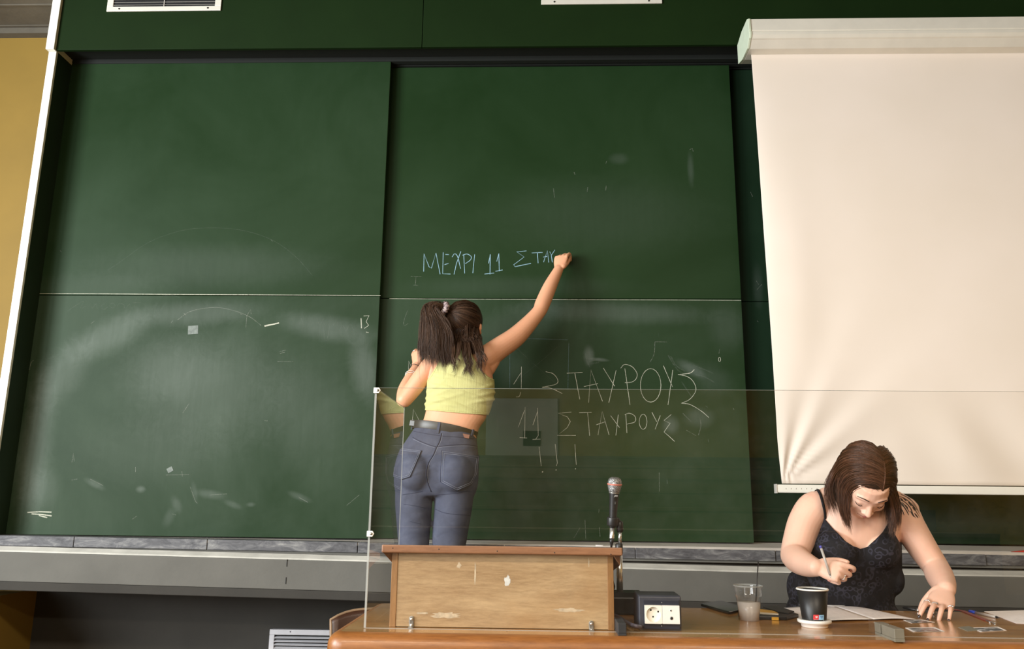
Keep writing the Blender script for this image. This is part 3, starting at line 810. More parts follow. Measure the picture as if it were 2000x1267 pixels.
def acrylic():
    A = thing('acrylic_guard', 'clear acrylic guard sheet along the table front with a side wing by the lectern', 'acrylic screen', (.9, YA, ZT_))
    th = .005
    obj('front_sheet', MB().add([(xa0 + .002, YA, ZT_ + .001), (2.5, YA, ZT_ + .001), (2.5, YA, ZA), (xa0 + .002, YA, ZA)], [(0, 1, 2, 3)]), M['acrylic'], A)
    obj('side_sheet', MB().add([(xa0, YA + .003, ZT_ + .001), (xa0, 2.79, ZT_ + .001), (xa0, 2.79, ZA), (xa0, YA + .003, ZA)], [(0, 1, 2, 3)]), M['acrylic'], A)
    obj('corner_edge', MB().box(xa0 - .003, xa0 + .0025, YA - .0015, YA + .0035, ZT_ + .001, ZA), M['acrylic_edge'], A)
    obj('rear_edge', MB().box(xa0 - .0006, xa0 + .0012, 2.786, 2.79, ZT_ + .001, ZA), M['acrylic_edge'], A)
    obj('top_edge', MB().box(xa0, 2.5, YA, YA + .004, ZA - .0005, ZA + .0004), M['acrylic_top'], A)
    obj('side_top_edge', MB().box(xa0 - .0015, xa0 + .0015, YA + .004, 2.786, ZA - .001, ZA), M['acrylic_edge'], A)
    obj('bottom_edge', MB().box(xa0, 2.5, YA, YA + .004, ZT_ + .0002, ZT_ + .0012), M['acrylic_edge'], A)
    for px, py in ((737, 762), (724, 1042)):
        c = at(px, py, YA - .004)
        cl = obj('corner_clip', MB().add([(c[0] + dx, y, c[2] + dz) for y in (YA - .006, YA - .001) for dx, dz in ((-.009, -.008), (.005, -.008), (.010, 0), (.005, .008), (-.009, .008))],
                 [(4, 3, 2, 1, 0), (5, 6, 7, 8, 9)] + [(i, (i + 1) % 5, 5 + (i + 1) % 5, 5 + i) for i in range(5)]).box(c[0] - .0105, c[0] - .007, YA - .006, YA + .012, c[2] - .008, c[2] + .008), M['white_plastic'], A, bevel=.001)
        obj('screw', MB().lathe([(.0042, 0), (.0036, .0022), (.001, .003)], (c[0] + .0015, YA - .006, c[2]), (0, -1, 0), 14), M['steel'], cl, origin=tuple(A.location))


acrylic()
for k, (px0, px1, mt, lab) in enumerate(((1207.5, 1224, M['black_matte'], 'dark slotted block holding the acrylic sheet beside the lectern'), (1748, 1768, M['grey_block'], 'grey slotted block holding the acrylic sheet near the reaching hand'))):
    py = (1242, 1250)[k]
    y0 = (2.228, 2.205)[k]
    xa, xb = at(px0, py, y0)[0], at(px1, py, y0)[0]
    h = .031; ys = YA - .004; y1 = y0 + (.09, .125)[k]
    B_ = thing('sheet_holder', lab, 'holder', ((xa + xb) / 2, (y0 + y1) / 2, ZT_), 'slotted blocks under the acrylic')
    obj('foot', MB().box(xa, xb, y0, y1, ZT_ - .001 if k else ZT_, ZT_ + .006), mt, B_, bevel=.001)
    obj('front_jaw', MB().box(xa, xb, y0, ys, ZT_ + .006, ZT_ + h), mt, B_, bevel=.0015)
    obj('rear_jaw', MB().box(xa, xb, ys + .010, y1, ZT_ + .006, ZT_ + h), mt, B_, bevel=.0015)


# ---------------------------------------------------------------- microphone on its stand
def mic():
    b0 = atz(1226, 1201, ZT_); YM = 2.68
    pc = at(1210, 1120, YM); k = mpp(1210, 1100, YM)
    st = thing('microphone_stand', 'short chrome table microphone stand with heavy black base behind the lectern', 'stand', (pc[0], YM, ZT_))
    xa, xb = at(1150, 1180, YM)[0], at(1254, 1180, YM)[0]
    zt = at(1226, 1166, YM - .05)[2]
    obj('base', MB().prism_x([(YM - .055, ZT_), (YM - .055, zt), (YM - .035, zt + .012), (YM + .045, zt + .012), (YM + .06, zt), (YM + .06, ZT_)], xa, xb), M['black_plastic'], st, bevel=.004)
    z = lambda py: at(1210, py, YM)[2]
    x, y = pc[0], YM
    obj('lower_tube', MB().lathe([(6.3 * k, 0), (6.3 * k, z(1080) - zt)], (x, y, zt + .005), n=24), M['chrome'], st)
    obj('collar', MB().lathe([(6 * k, 0), (7.4 * k, .003), (7.4 * k, z(1061) - z(1082) - .003), (6 * k, z(1061) - z(1082))], (x, y, z(1082)), n=24), M['black_plastic'], st)
    x2 = at(1210.5, 1040, YM)[0]
    obj('upper_tube', MB().lathe([(3.6 * k, 0), (3.6 * k, z(1035) - z(1063))], (x2, y, z(1063)), n=20), M['chrome'], st)
    obj('knuckle', MB().lathe([(5 * k, 0), (7 * k, .004), (7 * k, z(1021) - z(1039)), (5.5 * k, z(1018) - z(1039)), (2 * k, z(1016) - z(1039))], (x2, y, z(1039)), n=20), M['black_plastic'], st)
    # microphone: axis from the plug up to the head
    a0 = at(1196, 1030, YM - .012); a1 = at(1201, 935, YM - .03)
    ax = (a1 - a0) / np.linalg.norm(a1 - a0); Lm = np.linalg.norm(a1 - a0)
    mc = thing('microphone', 'black handheld microphone with silver mesh head clipped to its stand', 'microphone', a0)
    px = lambda q: Lm * (1030 - q) / 95.0
    obj('clip', MB().tube([a0 + ax * px(1019) + np.array((0, .006, 0)), at(1206, 1014, YM - .004), at(1210, 1024, YM)], [.010, .008, .009], 12).lathe([(10.6 * k, 0), (11 * k, .002), (11 * k, .024), (10.6 * k, .026)], a0 + ax * px(1026), ax, 20), M['black_plastic'], st)
    obj('handle', MB().lathe([(6.0 * k, px(1030)), (6.6 * k, px(1028)), (7.2 * k, px(1010)), (8.2 * k, px(990)), (9.2 * k, px(968)), (9.6 * k, px(964)), (9.6 * k, px(962.5))], a0, ax, 28), M['black_plastic'], mc)
    t = NT('mic_mesh'); v = t.n('TexVoronoi', {'Vector': t.coord(), 'Scale': 420}, feature='F1').outputs[0]
    t.base(t.ramp(v, [(.25, (.62, .61, .60)), (.6, (.16, .16, .16))]), .4, .7); t.bump(v, .6, .002)
    hd = obj('mesh_head', MB().lathe([(9.8 * k, px(962.5)), (11.5 * k, px(958)), (13.4 * k, px(950)), (13.9 * k, px(944)), (13.6 * k, px(940)), (11.8 * k, px(935)), (7.5 * k, px(932)), (1 * k, px(931.4))], a0, ax, 36), t.m, mc)
    obj('collar_ring', MB().lathe([(10.2 * k, px(963.5)), (10.6 * k, px(962)), (10.2 * k, px(960.5))], a0, ax, 28), M['steel'], mc)
    obj('red_band', MB().lathe([(13.9 * k, px(947)), (14.6 * k, px(946.3)), (14.6 * k, px(944.6)), (13.9 * k, px(944))], a0, ax, 36), simple('salmon_band', srgb(205, 120, 104), .5, var=.05), mc)
    obj('plug', MB().lathe([(4.9 * k, 0), (4.9 * k, px(1048)), (5.2 * k, px(1049)), (5.2 * k, px(1051))], a0, ax, 20), M['chrome'], mc)
    obj('cable_boot', MB().lathe([(4.4 * k, px(1051)), (4.0 * k, px(1058)), (2.4 * k, px(1064)), (1.6 * k, px(1070))], a0, ax, 16), M['black_plastic'], mc)
    e = a0 + ax * px(1069)
    obj('cable', MB().tube(smooth_pts([e, e + (0, .004, -.03), e + (.005, .02, -.10), (e[0] + .01, YM + .07, ZT_ + .06), (e[0] - .05, YM + .09, ZT_ + .004), (e[0] - .12, YM + .08, ZT_ + .004)]), .0026, 8), M['black_plastic'], mc)
    # switch and the maker's letters on the handle
    c = at(1202, 981, YM); d = c - CAM; 
    side = np.cross(ax, (0, 1, 0)); side /= np.linalg.norm(side); fwd = np.cross(side, ax)
    if fwd[1] > 0: fwd = -fwd
    if side[0] < 0: side = -side
    cs = a0 + ax * px(981) + side * 2.2 * k + fwd * 8.4 * k
    obj('switch', MB().obox(cs, side, ax, fwd, .0025, .005, .0012), M['black_matte'], mc)
    obj('switch_knob', MB().obox(cs + fwd * .0012, side, ax, fwd, .0014, .0014, .0012), M['steel'], mc)
    fc = bpy.data.curves.new('letters', 'FONT'); fc.body = 'JTS'; fc.size = .0075; fc.shear = .3; fc.extrude = .0002; fc.align_x = 'CENTER'
    fo = bpy.data.objects.new('letters', fc); COL.objects.link(fo)
    dg = bpy.context.evaluated_depsgraph_get(); me = bpy.data.meshes.new_from_object(fo.evaluated_get(dg)); bpy.data.objects.remove(fo)
    R_ = np.stack([side, ax, fwd], 1); org = a0 + ax * px(968.5) + side * 2.5 * k + fwd * 9.35 * k
    mb = MB(); mb.add([org + R_ @ np.array(v_.co) for v_ in me.vertices], [tuple(p.vertices) for p in me.polygons])
    o = obj('letters', mb, M['white_plastic'], mc)
    return st


mic()


# ---------------------------------------------------------------- socket box
def socket_box():
    YS = 2.318
    x0, x1 = at(1251, 1200, YS)[0], at(1331, 1200, YS)[0]
    z1 = at(1290, 1165, YS)[2]
    g = simple('anthracite_plastic', srgb(58, 60, 68), .45, var=.08, scale=40)
    gd = simple('dark_blue_grey_plastic', srgb(38, 42, 54), .4, var=.08, scale=40)
    B_ = thing('socket_box', 'dark grey desk socket box with white power outlet plate on the table', 'socket box', ((x0 + x1) / 2, YS + .06, ZT_))
    obj('housing', MB().prism_x([(YS + .004, ZT_ + .0), (YS + .004, ZT_ + .008), (YS, ZT_ + .012), (YS, z1), (YS + .006, z1 + .003), (YS + .10, z1 + .004), (YS + .125, z1 - .012), (YS + .125, ZT_)], x0 - .004, x1), g, B_, bevel=.003)
    fx0, fx1 = at(1257, 1200, YS)[0], at(1327, 1200, YS)[0]
    fz0, fz1 = at(1290, 1228, YS)[2], at(1290, 1171, YS)[2]
    obj('face_frame', MB().box(fx0, fx1, YS - .003, YS, fz0, fz1), gd, B_, bevel=.0008)
    wz0, wz1 = at(1290, 1217, YS)[2], at(1290, 1181, YS)[2]
    wx0, wx1 = at(1258.5, 1200, YS)[0], at(1327, 1200, YS)[0] - .001; xm = (wx0 + wx1) / 2
    cream = simple('cream_plastic', srgb(240, 236, 224), .35, var=.02)
    # outlet: plate with a round well
    for (a, b_, nm) in ((wx0, xm - .0004, 'outlet'), (xm + .0004, wx1, 'jack_plate')):
        if nm == 'jack_plate':
            pl = obj(nm, MB().box(a, b_, YS - .012, YS - .003, wz0, wz1), M['white_plastic'], B_, bevel=.0006)
            for px, py, r in ((1310, 1192, .0021), (1311.5, 1207, .0032)):
                c = at(px, py, YS - .012)
                obj('jack', MB().lathe([(r * 1.4, 0), (r * 1.4, .0006), (r, .0008)], c, (0, -1, 0), 16), M['steel'] if r > .003 else M['white_plastic'], pl, origin=tuple(B_.location))
                obj('jack_hole', MB().lathe([(r, .0009), (r * .9, .001)], c, (0, -1, 0), 16), M['vent_dark'], pl, origin=tuple(B_.location))
        else:
            cx, cz = (a + b_) / 2, (wz0 + wz1) / 2; r = min(b_ - a, wz1 - wz0) * .42; n = 40; mb = MB()
            sq = []; 
            for i in range(n):
                an = 2 * math.pi * i / n; ca, sa = math.cos(an), math.sin(an); s_ = min((b_ - a) / 2 / max(abs(ca), 1e-6), (wz1 - wz0) / 2 / max(abs(sa), 1e-6)); sq.append((ca * s_, sa * s_))
            vs = [(cx + u, YS - .012, cz + v) for u, v in sq] + [(cx + r * math.cos(2 * math.pi * i / n), YS - .012, cz + r * math.sin(2 * math.pi * i / n)) for i in range(n)]
            vs += [(cx + r * .94 * math.cos(2 * math.pi * i / n), YS - .0034, cz + r * .94 * math.sin(2 * math.pi * i / n)) for i in range(n)]
            vs += [(cx + u, YS - .003, cz + v) for u, v in sq]
            fs = []
            for i in range(n):
                j = (i + 1) % n
                fs += [(i, j, n + j, n + i), (n + i, n + j, 2 * n + j, 2 * n + i), (3 * n + i, 3 * n + j, j, i)]
            fs.append(tuple(2 * n + i for i in range(n)))
            pl = obj(nm, mb.add(vs, fs), cream, B_)
            for px, py, rr in ((1271, 1191, .0026), (1285.5, 1194, .0026), (1275.5, 1204, .0024)):
                c = at(px, py, YS - .0034)
                obj('outlet_hole', MB().lathe([(rr, 0), (rr * .9, .0003)], c, (0, -1, 0), 14), M['vent_dark'], pl, origin=tuple(B_.location))
    for py in (1176.5, 1222):
        obj('screw', MB().lathe([(.0017, 0), (.0012, .0008)], at(1292.5, py, YS - .003), (0, -1, 0), 10), M['steel'], B_)
    # cable leaving to the left
    cpts = [atz(1252, 1224, ZT_ + .012), atz(1240, 1222, ZT_ + .016), atz(1228, 1217, ZT_ + .016), atz(1218, 1211, ZT_ + .012), atz(1206, 1204, ZT_ + .008), atz(1196, 1200, ZT_ + .008)]
    obj('cable', MB().tube(smooth_pts(cpts), .0055, 10), simple('grey_cable', srgb(96, 92, 104), .35, var=.1), B_)


socket_box()


# ---------------------------------------------------------------- cups
def plastic_cup():
    c = atz(1466, 1212, ZT_) + np.array((0, .012, 0)); Y = c[1]; k = mpp(1466, 1180, Y)
    H = at(1466, 1142, Y)[2] - ZT_
    C_ = thing('plastic_cup', 'clear plastic cup half full of cloudy drink on the table', 'cup', (c[0], c[1], ZT_))
    o = (c[0], c[1], ZT_); rb_, rt_ = 18.5 * k, 27 * k
    clear = thin_clear('cup_plastic', (.93, .93, .93), 1.45, .05, .25)
    obj('wall', MB().lathe([(rb_, 0), (rb_ * 1.02, .004), (rb_ + (rt_ - rb_) * .62, H * .66), (rb_ + (rt_ - rb_) * .80, H * .68), (rb_ + (rt_ - rb_) * .85, H * .72), (rt_, H - .004)], o, n=40, caps=False), clear, C_)
    obj('rim', MB().lathe([(rt_, H - .005), (rt_ + .0026, H - .003), (rt_ + .0026, H - .001), (rt_, H), (rt_ - .001, H - .002)], o, n=40, caps=False), M['acrylic_edge'], C_)
    zl = at(1466, 1175, Y)[2] - ZT_
    t = NT('cloudy_drink'); t.base(srgb(214, 206, 198), .2, Alpha=.88); t.p.inputs['Subsurface Weight'].default_value = .2; t.p.inputs['Subsurface Radius'].default_value = (.02, .02, .02)
    obj('drink', MB().lathe([(rb_ - .001, .001), (rb_ + (rt_ - rb_) * .55 - .001, zl), (rb_ * .5, zl)], o, n=40), t.m, C_)
    p0 = at(1476, 1180, Y + .005); p1 = at(1481, 1097, Y + .03)
    s_ = obj('straw', MB().tube([p0, p1], .0017, 8), M['black_plastic'])
    s_.location = p0
    for v in s_.data.vertices: v.co -= Vector(p0)
    tag(s_, 'thin black stirring straw standing in the plastic cup', 'straw')


plastic_cup()


def paper_cup():
    c = atz(1596, 1226, ZT_) + np.array((0, .02, 0)); Y = c[1]; k = mpp(1596, 1190, Y)
    o = (c[0], c[1], ZT_)
    zl = .021
    l_ = obj('cup_lid', MB().lathe([(24 * k, 0), (25 * k, .002), (25.5 * k, .009), (31 * k, .012), (32 * k, .014), (32 * k, .0195), (30.5 * k, .021), (26 * k, .0205)], o, n=48), M['white_plastic'], origin=o)
    tag(l_, 'white plastic lid lying under the black paper cup', 'lid')
    H = at(1596, 1149, Y)[2] - ZT_ - zl
    o2 = (c[0], c[1], ZT_ + zl)
    P = thing('paper_cup', 'black paper coffee cup standing on its white lid', 'cup', o2)
    rb_, rt_ = 23 * k, 29 * k
    t = simple('black_card', (.010, .010, .011), .42, var=.1)
    obj('body', MB().lathe([(rb_, 0), (rt_, H - .003), (rt_ - .0012, H - .003), (rb_ - .0012, .004), (.002, .004)], o2, n=48, caps=False), t, P)
    obj('base', MB().lathe([(rb_ - .0015, .0), (rb_ - .0015, .003)], o2, n=40), t, P)
    obj('rim', MB().lathe([(rt_ - .001, H - .004), (rt_ + .0024, H - .0035), (rt_ + .003, H - .001), (rt_ + .0015, H + .001), (rt_ - .001, H)], o2, n=48, caps=False), M['white_plastic'], P)
    obj('coffee', MB().lathe([(rb_ * 1.1, H * .55), (rb_ * 1.1, H * .551)], o2, n=40), simple('coffee', (.05, .022, .01), .1, var=.1), P)
    # small printed mark near the foot of the cup: red block, blue block, grey bar
    def patch(px0, px1, py0, py1, mt, nm, lift=.0006):
        vs = []; fs = []; nx = 6
        for i in range(nx + 1):
            for py in (py0, py1):
                px = px0 + (px1 - px0) * i / nx
                q = at(px, py, Y); z = q[2]; dx = q[0] - c[0]; hh = (z - o2[2]) / H
                r = rb_ + (rt_ - rb_) * hh + lift
                vs.append((q[0], Y - math.sqrt(max(0, r * r - dx * dx)), z))
        fs = [(2 * i, 2 * i + 2, 2 * i + 3, 2 * i + 1) for i in range(nx)]
        obj(nm, MB().add(vs, fs), mt, P)
    patch(1581, 1591.3, 1197, 1206.5, simple('red_print', srgb(206, 58, 62), .5, var=.05), 'red_print')
    patch(1591.3, 1602, 1197.5, 1207, simple('blue_print', srgb(150, 200, 236), .5, var=.05), 'blue_print')
    patch(1582, 1602, 1206.5, 1210, simple('grey_print', srgb(150, 152, 156), .5, var=.2), 'grey_print')
    patch(1582.5, 1600.5, 1207.3, 1209.2, t, 'black_bar', .0009)
    wp = M['white_plastic']; bl = simple('dark_blue_print', srgb(60, 90, 150), .5, var=.05)
    for px0, px1, py0, py1, mt in ((1584.6, 1588.4, 1199.6, 1200.6, wp), (1587.6, 1588.6, 1200.4, 1202.2, wp), (1585, 1588, 1202, 1203.2, wp), (1593.5, 1600, 1200, 1201, bl), (1595, 1599, 1202.6, 1203.8, bl)):
        patch(px0, px1, py0, py1, mt, 'print_detail', .0009)


paper_cup()


# ---------------------------------------------------------------- small things on the table
def flat(name, corners, h, mat, label, cat, z0=ZT_ + .0002, group=None, lines=None, bevel=.0004):
    P = [atz(px, py, z0) for px, py in corners]
    c = sum(P) / len(P)
    a = sum(P[i][0] * P[(i + 1) % len(P)][1] - P[(i + 1) % len(P)][0] * P[i][1] for i in range(len(P)))
    if a < 0: P = P[::-1]
    o = obj(name, MB().poly_slab(P, (0, 0, 1), h), mat, origin=(c[0], c[1], z0), bevel=bevel)
    return tag(o, label, cat, group)


def ruled_paper():
    t = NT('written_paper')
    w_ = t.n('TexWave', {'Vector': t.coord(), 'Scale': 42.0, 'Distortion': .4, 'Detail': 2}, wave_type='BANDS', bands_direction='Y').outputs[0]
    n_ = t.noise(120, 4, .7, 0, t.map(scale=(1, .2, 1)))
    f = t.math('MULTIPLY', t.rng(w_, .72, .85), t.rng(n_, .5, .6))
    t.base(t.mix(t.math('MULTIPLY', f, .35), srgb(246, 240, 238), srgb(130, 126, 138)), .8)
    return t.m


M['written'] = ruled_paper()


def page(corners, lifts, name, parent, mat):
    """a slightly lifted sheet: four table corners with heights, bilinear, 10 x 10"""
    P = [atz(px, py, ZT_ + .0005) + np.array((0, 0, h)) for (px, py), h in zip(corners, lifts)]
    n = 10; vs = []; fs = []
    for j in range(n + 1):
        for i in range(n + 1):
            u, v = i / n, j / n
            p = P[0] * (1 - u) * (1 - v) + P[1] * u * (1 - v) + P[2] * u * v + P[3] * (1 - u) * v
            p = p + np.array((0, 0, .004 * math.sin(math.pi * u) * math.sin(math.pi * (.2 + .6 * v))))
            vs.append(p)
    for j in range(n):
        for i in range(n):
            a = j * (n + 1) + i; fs.append((a, a + 1, a + n + 2, a + n + 1))
    o = obj(name, MB().add(vs, fs, True), mat, parent)
    s_ = o.modifiers.new('thick', 'SOLIDIFY'); s_.thickness = .0006; s_.offset = 1
    return o


bk = thing('booklet', 'open white booklet with written pages lying before the seated woman', 'paper', atz(1660, 1197, ZT_))
page([(1530, 1187), (1628, 1185), (1706, 1212), (1575, 1215)], (.0, .004, .004, 0), 'page', bk, M['written'])
page([(1628, 1185), (1688, 1187), (1790, 1209), (1706, 1212)], (.004, .001, 0, .004), 'page', bk, M['written'])
page([(1560, 1183), (1640, 1182), (1690, 1186), (1630, 1187)], (.003, .006, .003, .005), 'page', bk, M['paper'])
flat('paper_sheet', [(1922, 1194), (2060, 1190), (2100, 1222), (1985, 1217)], .001, M['written'], 'white written sheet at the right end of the table under the blue pen', 'paper')

ph = flat('mobile_phone', [(1369, 1184), (1376, 1181), (1402, 1178), (1412, 1178), (1452, 1190), (1450, 1194), (1432, 1199), (1424, 1200)], .009, simple('glossy_black', (.008, .008, .009), .12, var=.05), 'glossy black phone lying behind the plastic cup', 'phone', bevel=.003)

def pouch():
    c = atz(1490, 1200, ZT_)
    P = thing('tobacco_pouch', 'black and yellow pouch lying behind the plastic cup', 'pouch', c)
    yl = simple('yellow_print', srgb(206, 156, 54), .45, var=.1); wh = simple('cream_print', srgb(236, 226, 206), .5, var=.03); bl = M['black_plastic']
    f = lambda px, py, z=0.0: atz(px, py, ZT_ + .0003) + np.array((0, 0, z))
    def slab(nm, cs, h, mt, z=0.0):
        q = [f(px, py) + np.array((0, 0, z)) for px, py in cs]
        a = sum(q[i][0] * q[(i + 1) % len(q)][1] - q[(i + 1) % len(q)][0] * q[i][1] for i in range(len(q)))
        if a < 0: q = q[::-1]
        obj(nm, MB().poly_slab(q, (0, 0, 1), h), mt, P, bevel=.0015)
    slab('body', [(1442, 1203), (1448, 1192), (1530, 1196), (1560, 1205), (1537, 1211), (1480, 1210)], .010, bl)
    slab('yellow_panel', [(1446, 1198), (1452, 1193), (1512, 1199), (1521, 1205), (1516, 1207), (1470, 1205)], .0012, yl, .010)
    slab('white_stripe', [(1450, 1203), (1453, 1201), (1521, 1206), (1521, 1208.5), (1490, 1207)], .0012, wh, .0112)
    a, b_ = f(1507, 1211), f(1521, 1211.5)
    obj('yellow_mark', MB().obox((a + b_) / 2 + np.array((0, -.0012, .005)), (1, 0, 0), (0, 1, 0), (0, 0, 1), np.linalg.norm(b_ - a) / 2, .001, .0045), yl, P)
    slab('flap', [(1490, 1193), (1518, 1191), (1552, 1202), (1540, 1206), (1520, 1203)], .004, bl, .010)
    for k in range(4):
        q = f(1536 + 5 * k, 1200.5 + 1.4 * k, .013)
        obj('fringe', MB().obox(q, (.9, -.4, 0), (.4, .9, 0), (0, 0, 1), .0012, .006, .0014), bl, P)


pouch()


def pen(p0, p1, r, parts, label, name='pen', group=None):
    p0, p1 = np.array(p0, float), np.array(p1, float); d = (p1 - p0); L = np.linalg.norm(d); ax = d / L
    T = thing(name, label, 'pen', p0, group)
    for nm, a, b_, prof, mt in parts:
        pr = [(r * q, L * (a + (b_ - a) * h)) for q, h in prof]
        obj(nm, MB().lathe(pr, p0, ax, 14), mt, T)
    return T


blue = simple('blue_plastic', srgb(44, 74, 190), .35, var=.05); navy = simple('pen_blue', srgb(84, 84, 170), .35, var=.05)
t_ = NT('clear_barrel'); t_.base(srgb(196, 190, 182), .15, Alpha=.75); M['barrel'] = t_.m
cyl = [(1, 0), (1, 1)]
pen(atz(1893, 1193, ZT_ + .0045), atz(1952, 1206, ZT_ + .0045), .0042, [('cap', 0, .22, [(.7, 0), (1.15, .1), (1.15, 1)], blue), ('barrel', .22, .9, cyl, M['barrel']), ('tip', .9, 1.0, [(.9, 0), (.25, 1)], M['black_plastic'])], 'blue capped ballpoint pen lying on the right hand paper')
pen(atz(1764, 1186, ZT_ + .005), atz(1826, 1197, ZT_ + .005), .0046, [('grip', 0, .42, [(.5, 0), (.9, .12), (1, 1)], M['black_plastic']), ('band', .42, .52, [(1.08, 0), (1.08, 1)], M['chrome']), ('barrel', .52, 1.0, [(1, 0), (1, .9), (.6, 1)], M['steel'])], 'black and chrome pen lying under the reaching hand')

rd = thing('lanyard', 'dark red lanyard strap with metal clip lying beside the blue pen', 'lanyard', atz(1905, 1205, ZT_))
redm = NT('dark_red_strap'); redm.base(redm.ramp(redm.n('SeparateXYZ', {0: redm.coord()}).outputs[0], [(.45, srgb(132, 42, 28)), (.56, srgb(52, 40, 40))]), .4)
rp = [atz(px, py, ZT_ + .0004) for px, py in ((1862, 1190), (1880, 1193), (1905, 1203), (1930, 1213))]
vs = []
for i, p in enumerate(rp):
    d = rp[min(i + 1, 3)] - rp[max(i - 1, 0)]; n_ = np.array((-d[1], d[0], 0)); n_ /= np.linalg.norm(n_); vs += [p - n_ * .008, p + n_ * .008, p - n_ * .008 + (0, 0, .002), p + n_ * .008 + (0, 0, .002)]
fs = []
for i in range(3):
    a = 4 * i; fs += [(a, a + 4, a + 5, a + 1), (a + 2, a + 3, a + 7, a + 6), (a, a + 2, a + 6, a + 4), (a + 1, a + 5, a + 7, a + 3)]
fs += [(0, 1, 3, 2), (12, 14, 15, 13)]
obj('strap', MB().add(vs, fs), redm.m, rd)
for px, py in ((1934, 1216), (1943, 1218)):
    obj('clip', MB().lathe([(.003, 0), (.005, .001), (.005, .003), (.002, .0045)], atz(px, py, ZT_), (0, 0, 1), 12), M['chrome'], rd)
obj('clip_loop', MB().tube([atz(1926, 1212, ZT_ + .003), atz(1936, 1214, ZT_ + .004), atz(1944, 1219, ZT_ + .003)], .002, 8), M['steel'], rd)

cardm = NT('photo_card'); vv = cardm.n('SeparateXYZ', {0: cardm.coord()}).outputs[0]
cardm.base(cardm.ramp(cardm.noise(38, 2, .5), [(.42, srgb(196, 196, 196)), (.5, srgb(110, 112, 116)), (.56, srgb(64, 66, 74))]), .25)
for k, (cs, lab) in enumerate((([(1764, 1211), (1800, 1210), (1826, 1215), (1780, 1217)], 'plastic identity card held under the fingertips of the reaching hand'),
                               ([(1768, 1226), (1826, 1225), (1845, 1233), (1784, 1234)], 'plastic identity card lying in front of the reaching hand'),
                               ([(1893, 1226), (1950, 1224), (1966, 1231), (1916, 1234)], 'plastic identity card at the right near the lanyard clip'))):
    c = flat('identity_card', cs, .0009, M['paper'], lab, 'card', group='identity cards on the table')
    P = [atz(px, py, ZT_ + .0012) for px, py in cs]; g_ = sum(P) / 4; P = [g_ + (p - g_) * .84 for p in P]
    a = sum(P[i][0] * P[(i + 1) % 4][1] - P[(i + 1) % 4][0] * P[i][1] for i in range(4))
    if a < 0: P = P[::-1]
    obj('print', MB().poly_slab(P, (0, 0, 1), .0001), cardm.m, c, origin=tuple(c.location))
flat('card_sleeve', [(1871, 1225), (1893, 1223), (1912, 1231), (1890, 1233)], .0012, simple('grey_sleeve', srgb(150, 148, 132), .2, var=.05), 'thin translucent grey card sleeve beside the rightmost identity card', 'card sleeve')

# ---------------------------------------------------------------- on the chalk tray
c = at(1171, 1066, 3.86); c[2] = .902
ck = obj('chalk_stick', MB().lathe([(.0045, 0), (.005, .001), (.005, .034), (.0042, .035)], c - np.array((.018, 0, 0)), (1, .1, 0), 14), M['paper'], origin=tuple(c))
tag(ck, 'white chalk stick lying on the metal tray above the lectern', 'chalk')
c = at(2008, 1071, 3.86); zt = .8975
p = MB().add([(at(1973, 1075, 3.86)[0], 3.855, zt), (c[0] + .10, 3.845, zt), (c[0] + .10, 3.875, zt), (at(1973, 1075, 3.86)[0] + .004, 3.868, zt + .002), (c[0] + .10, 3.848, zt + .022), (c[0] + .10, 3.872, zt + .022)],
             [(0, 1, 4), (0, 4, 5, 3), (3, 5, 2), (0, 3, 2, 1), (1, 2, 5, 4)])
tag(obj('red_pennant', p, simple('red_cloth', srgb(196, 40, 32), .6, var=.15), origin=(c[0], 3.86, zt), bevel=.002), 'pointed red plastic wedge lying at the right end of the chalk tray', 'wedge')


# ---------------------------------------------------------------- chairs (moulded brown shells)
brown = simple('brown_shell', srgb(62, 37, 24), .4, var=.12, scale=8); tan = simple('plywood_edge', srgb(140, 114, 88), .5, var=.1)


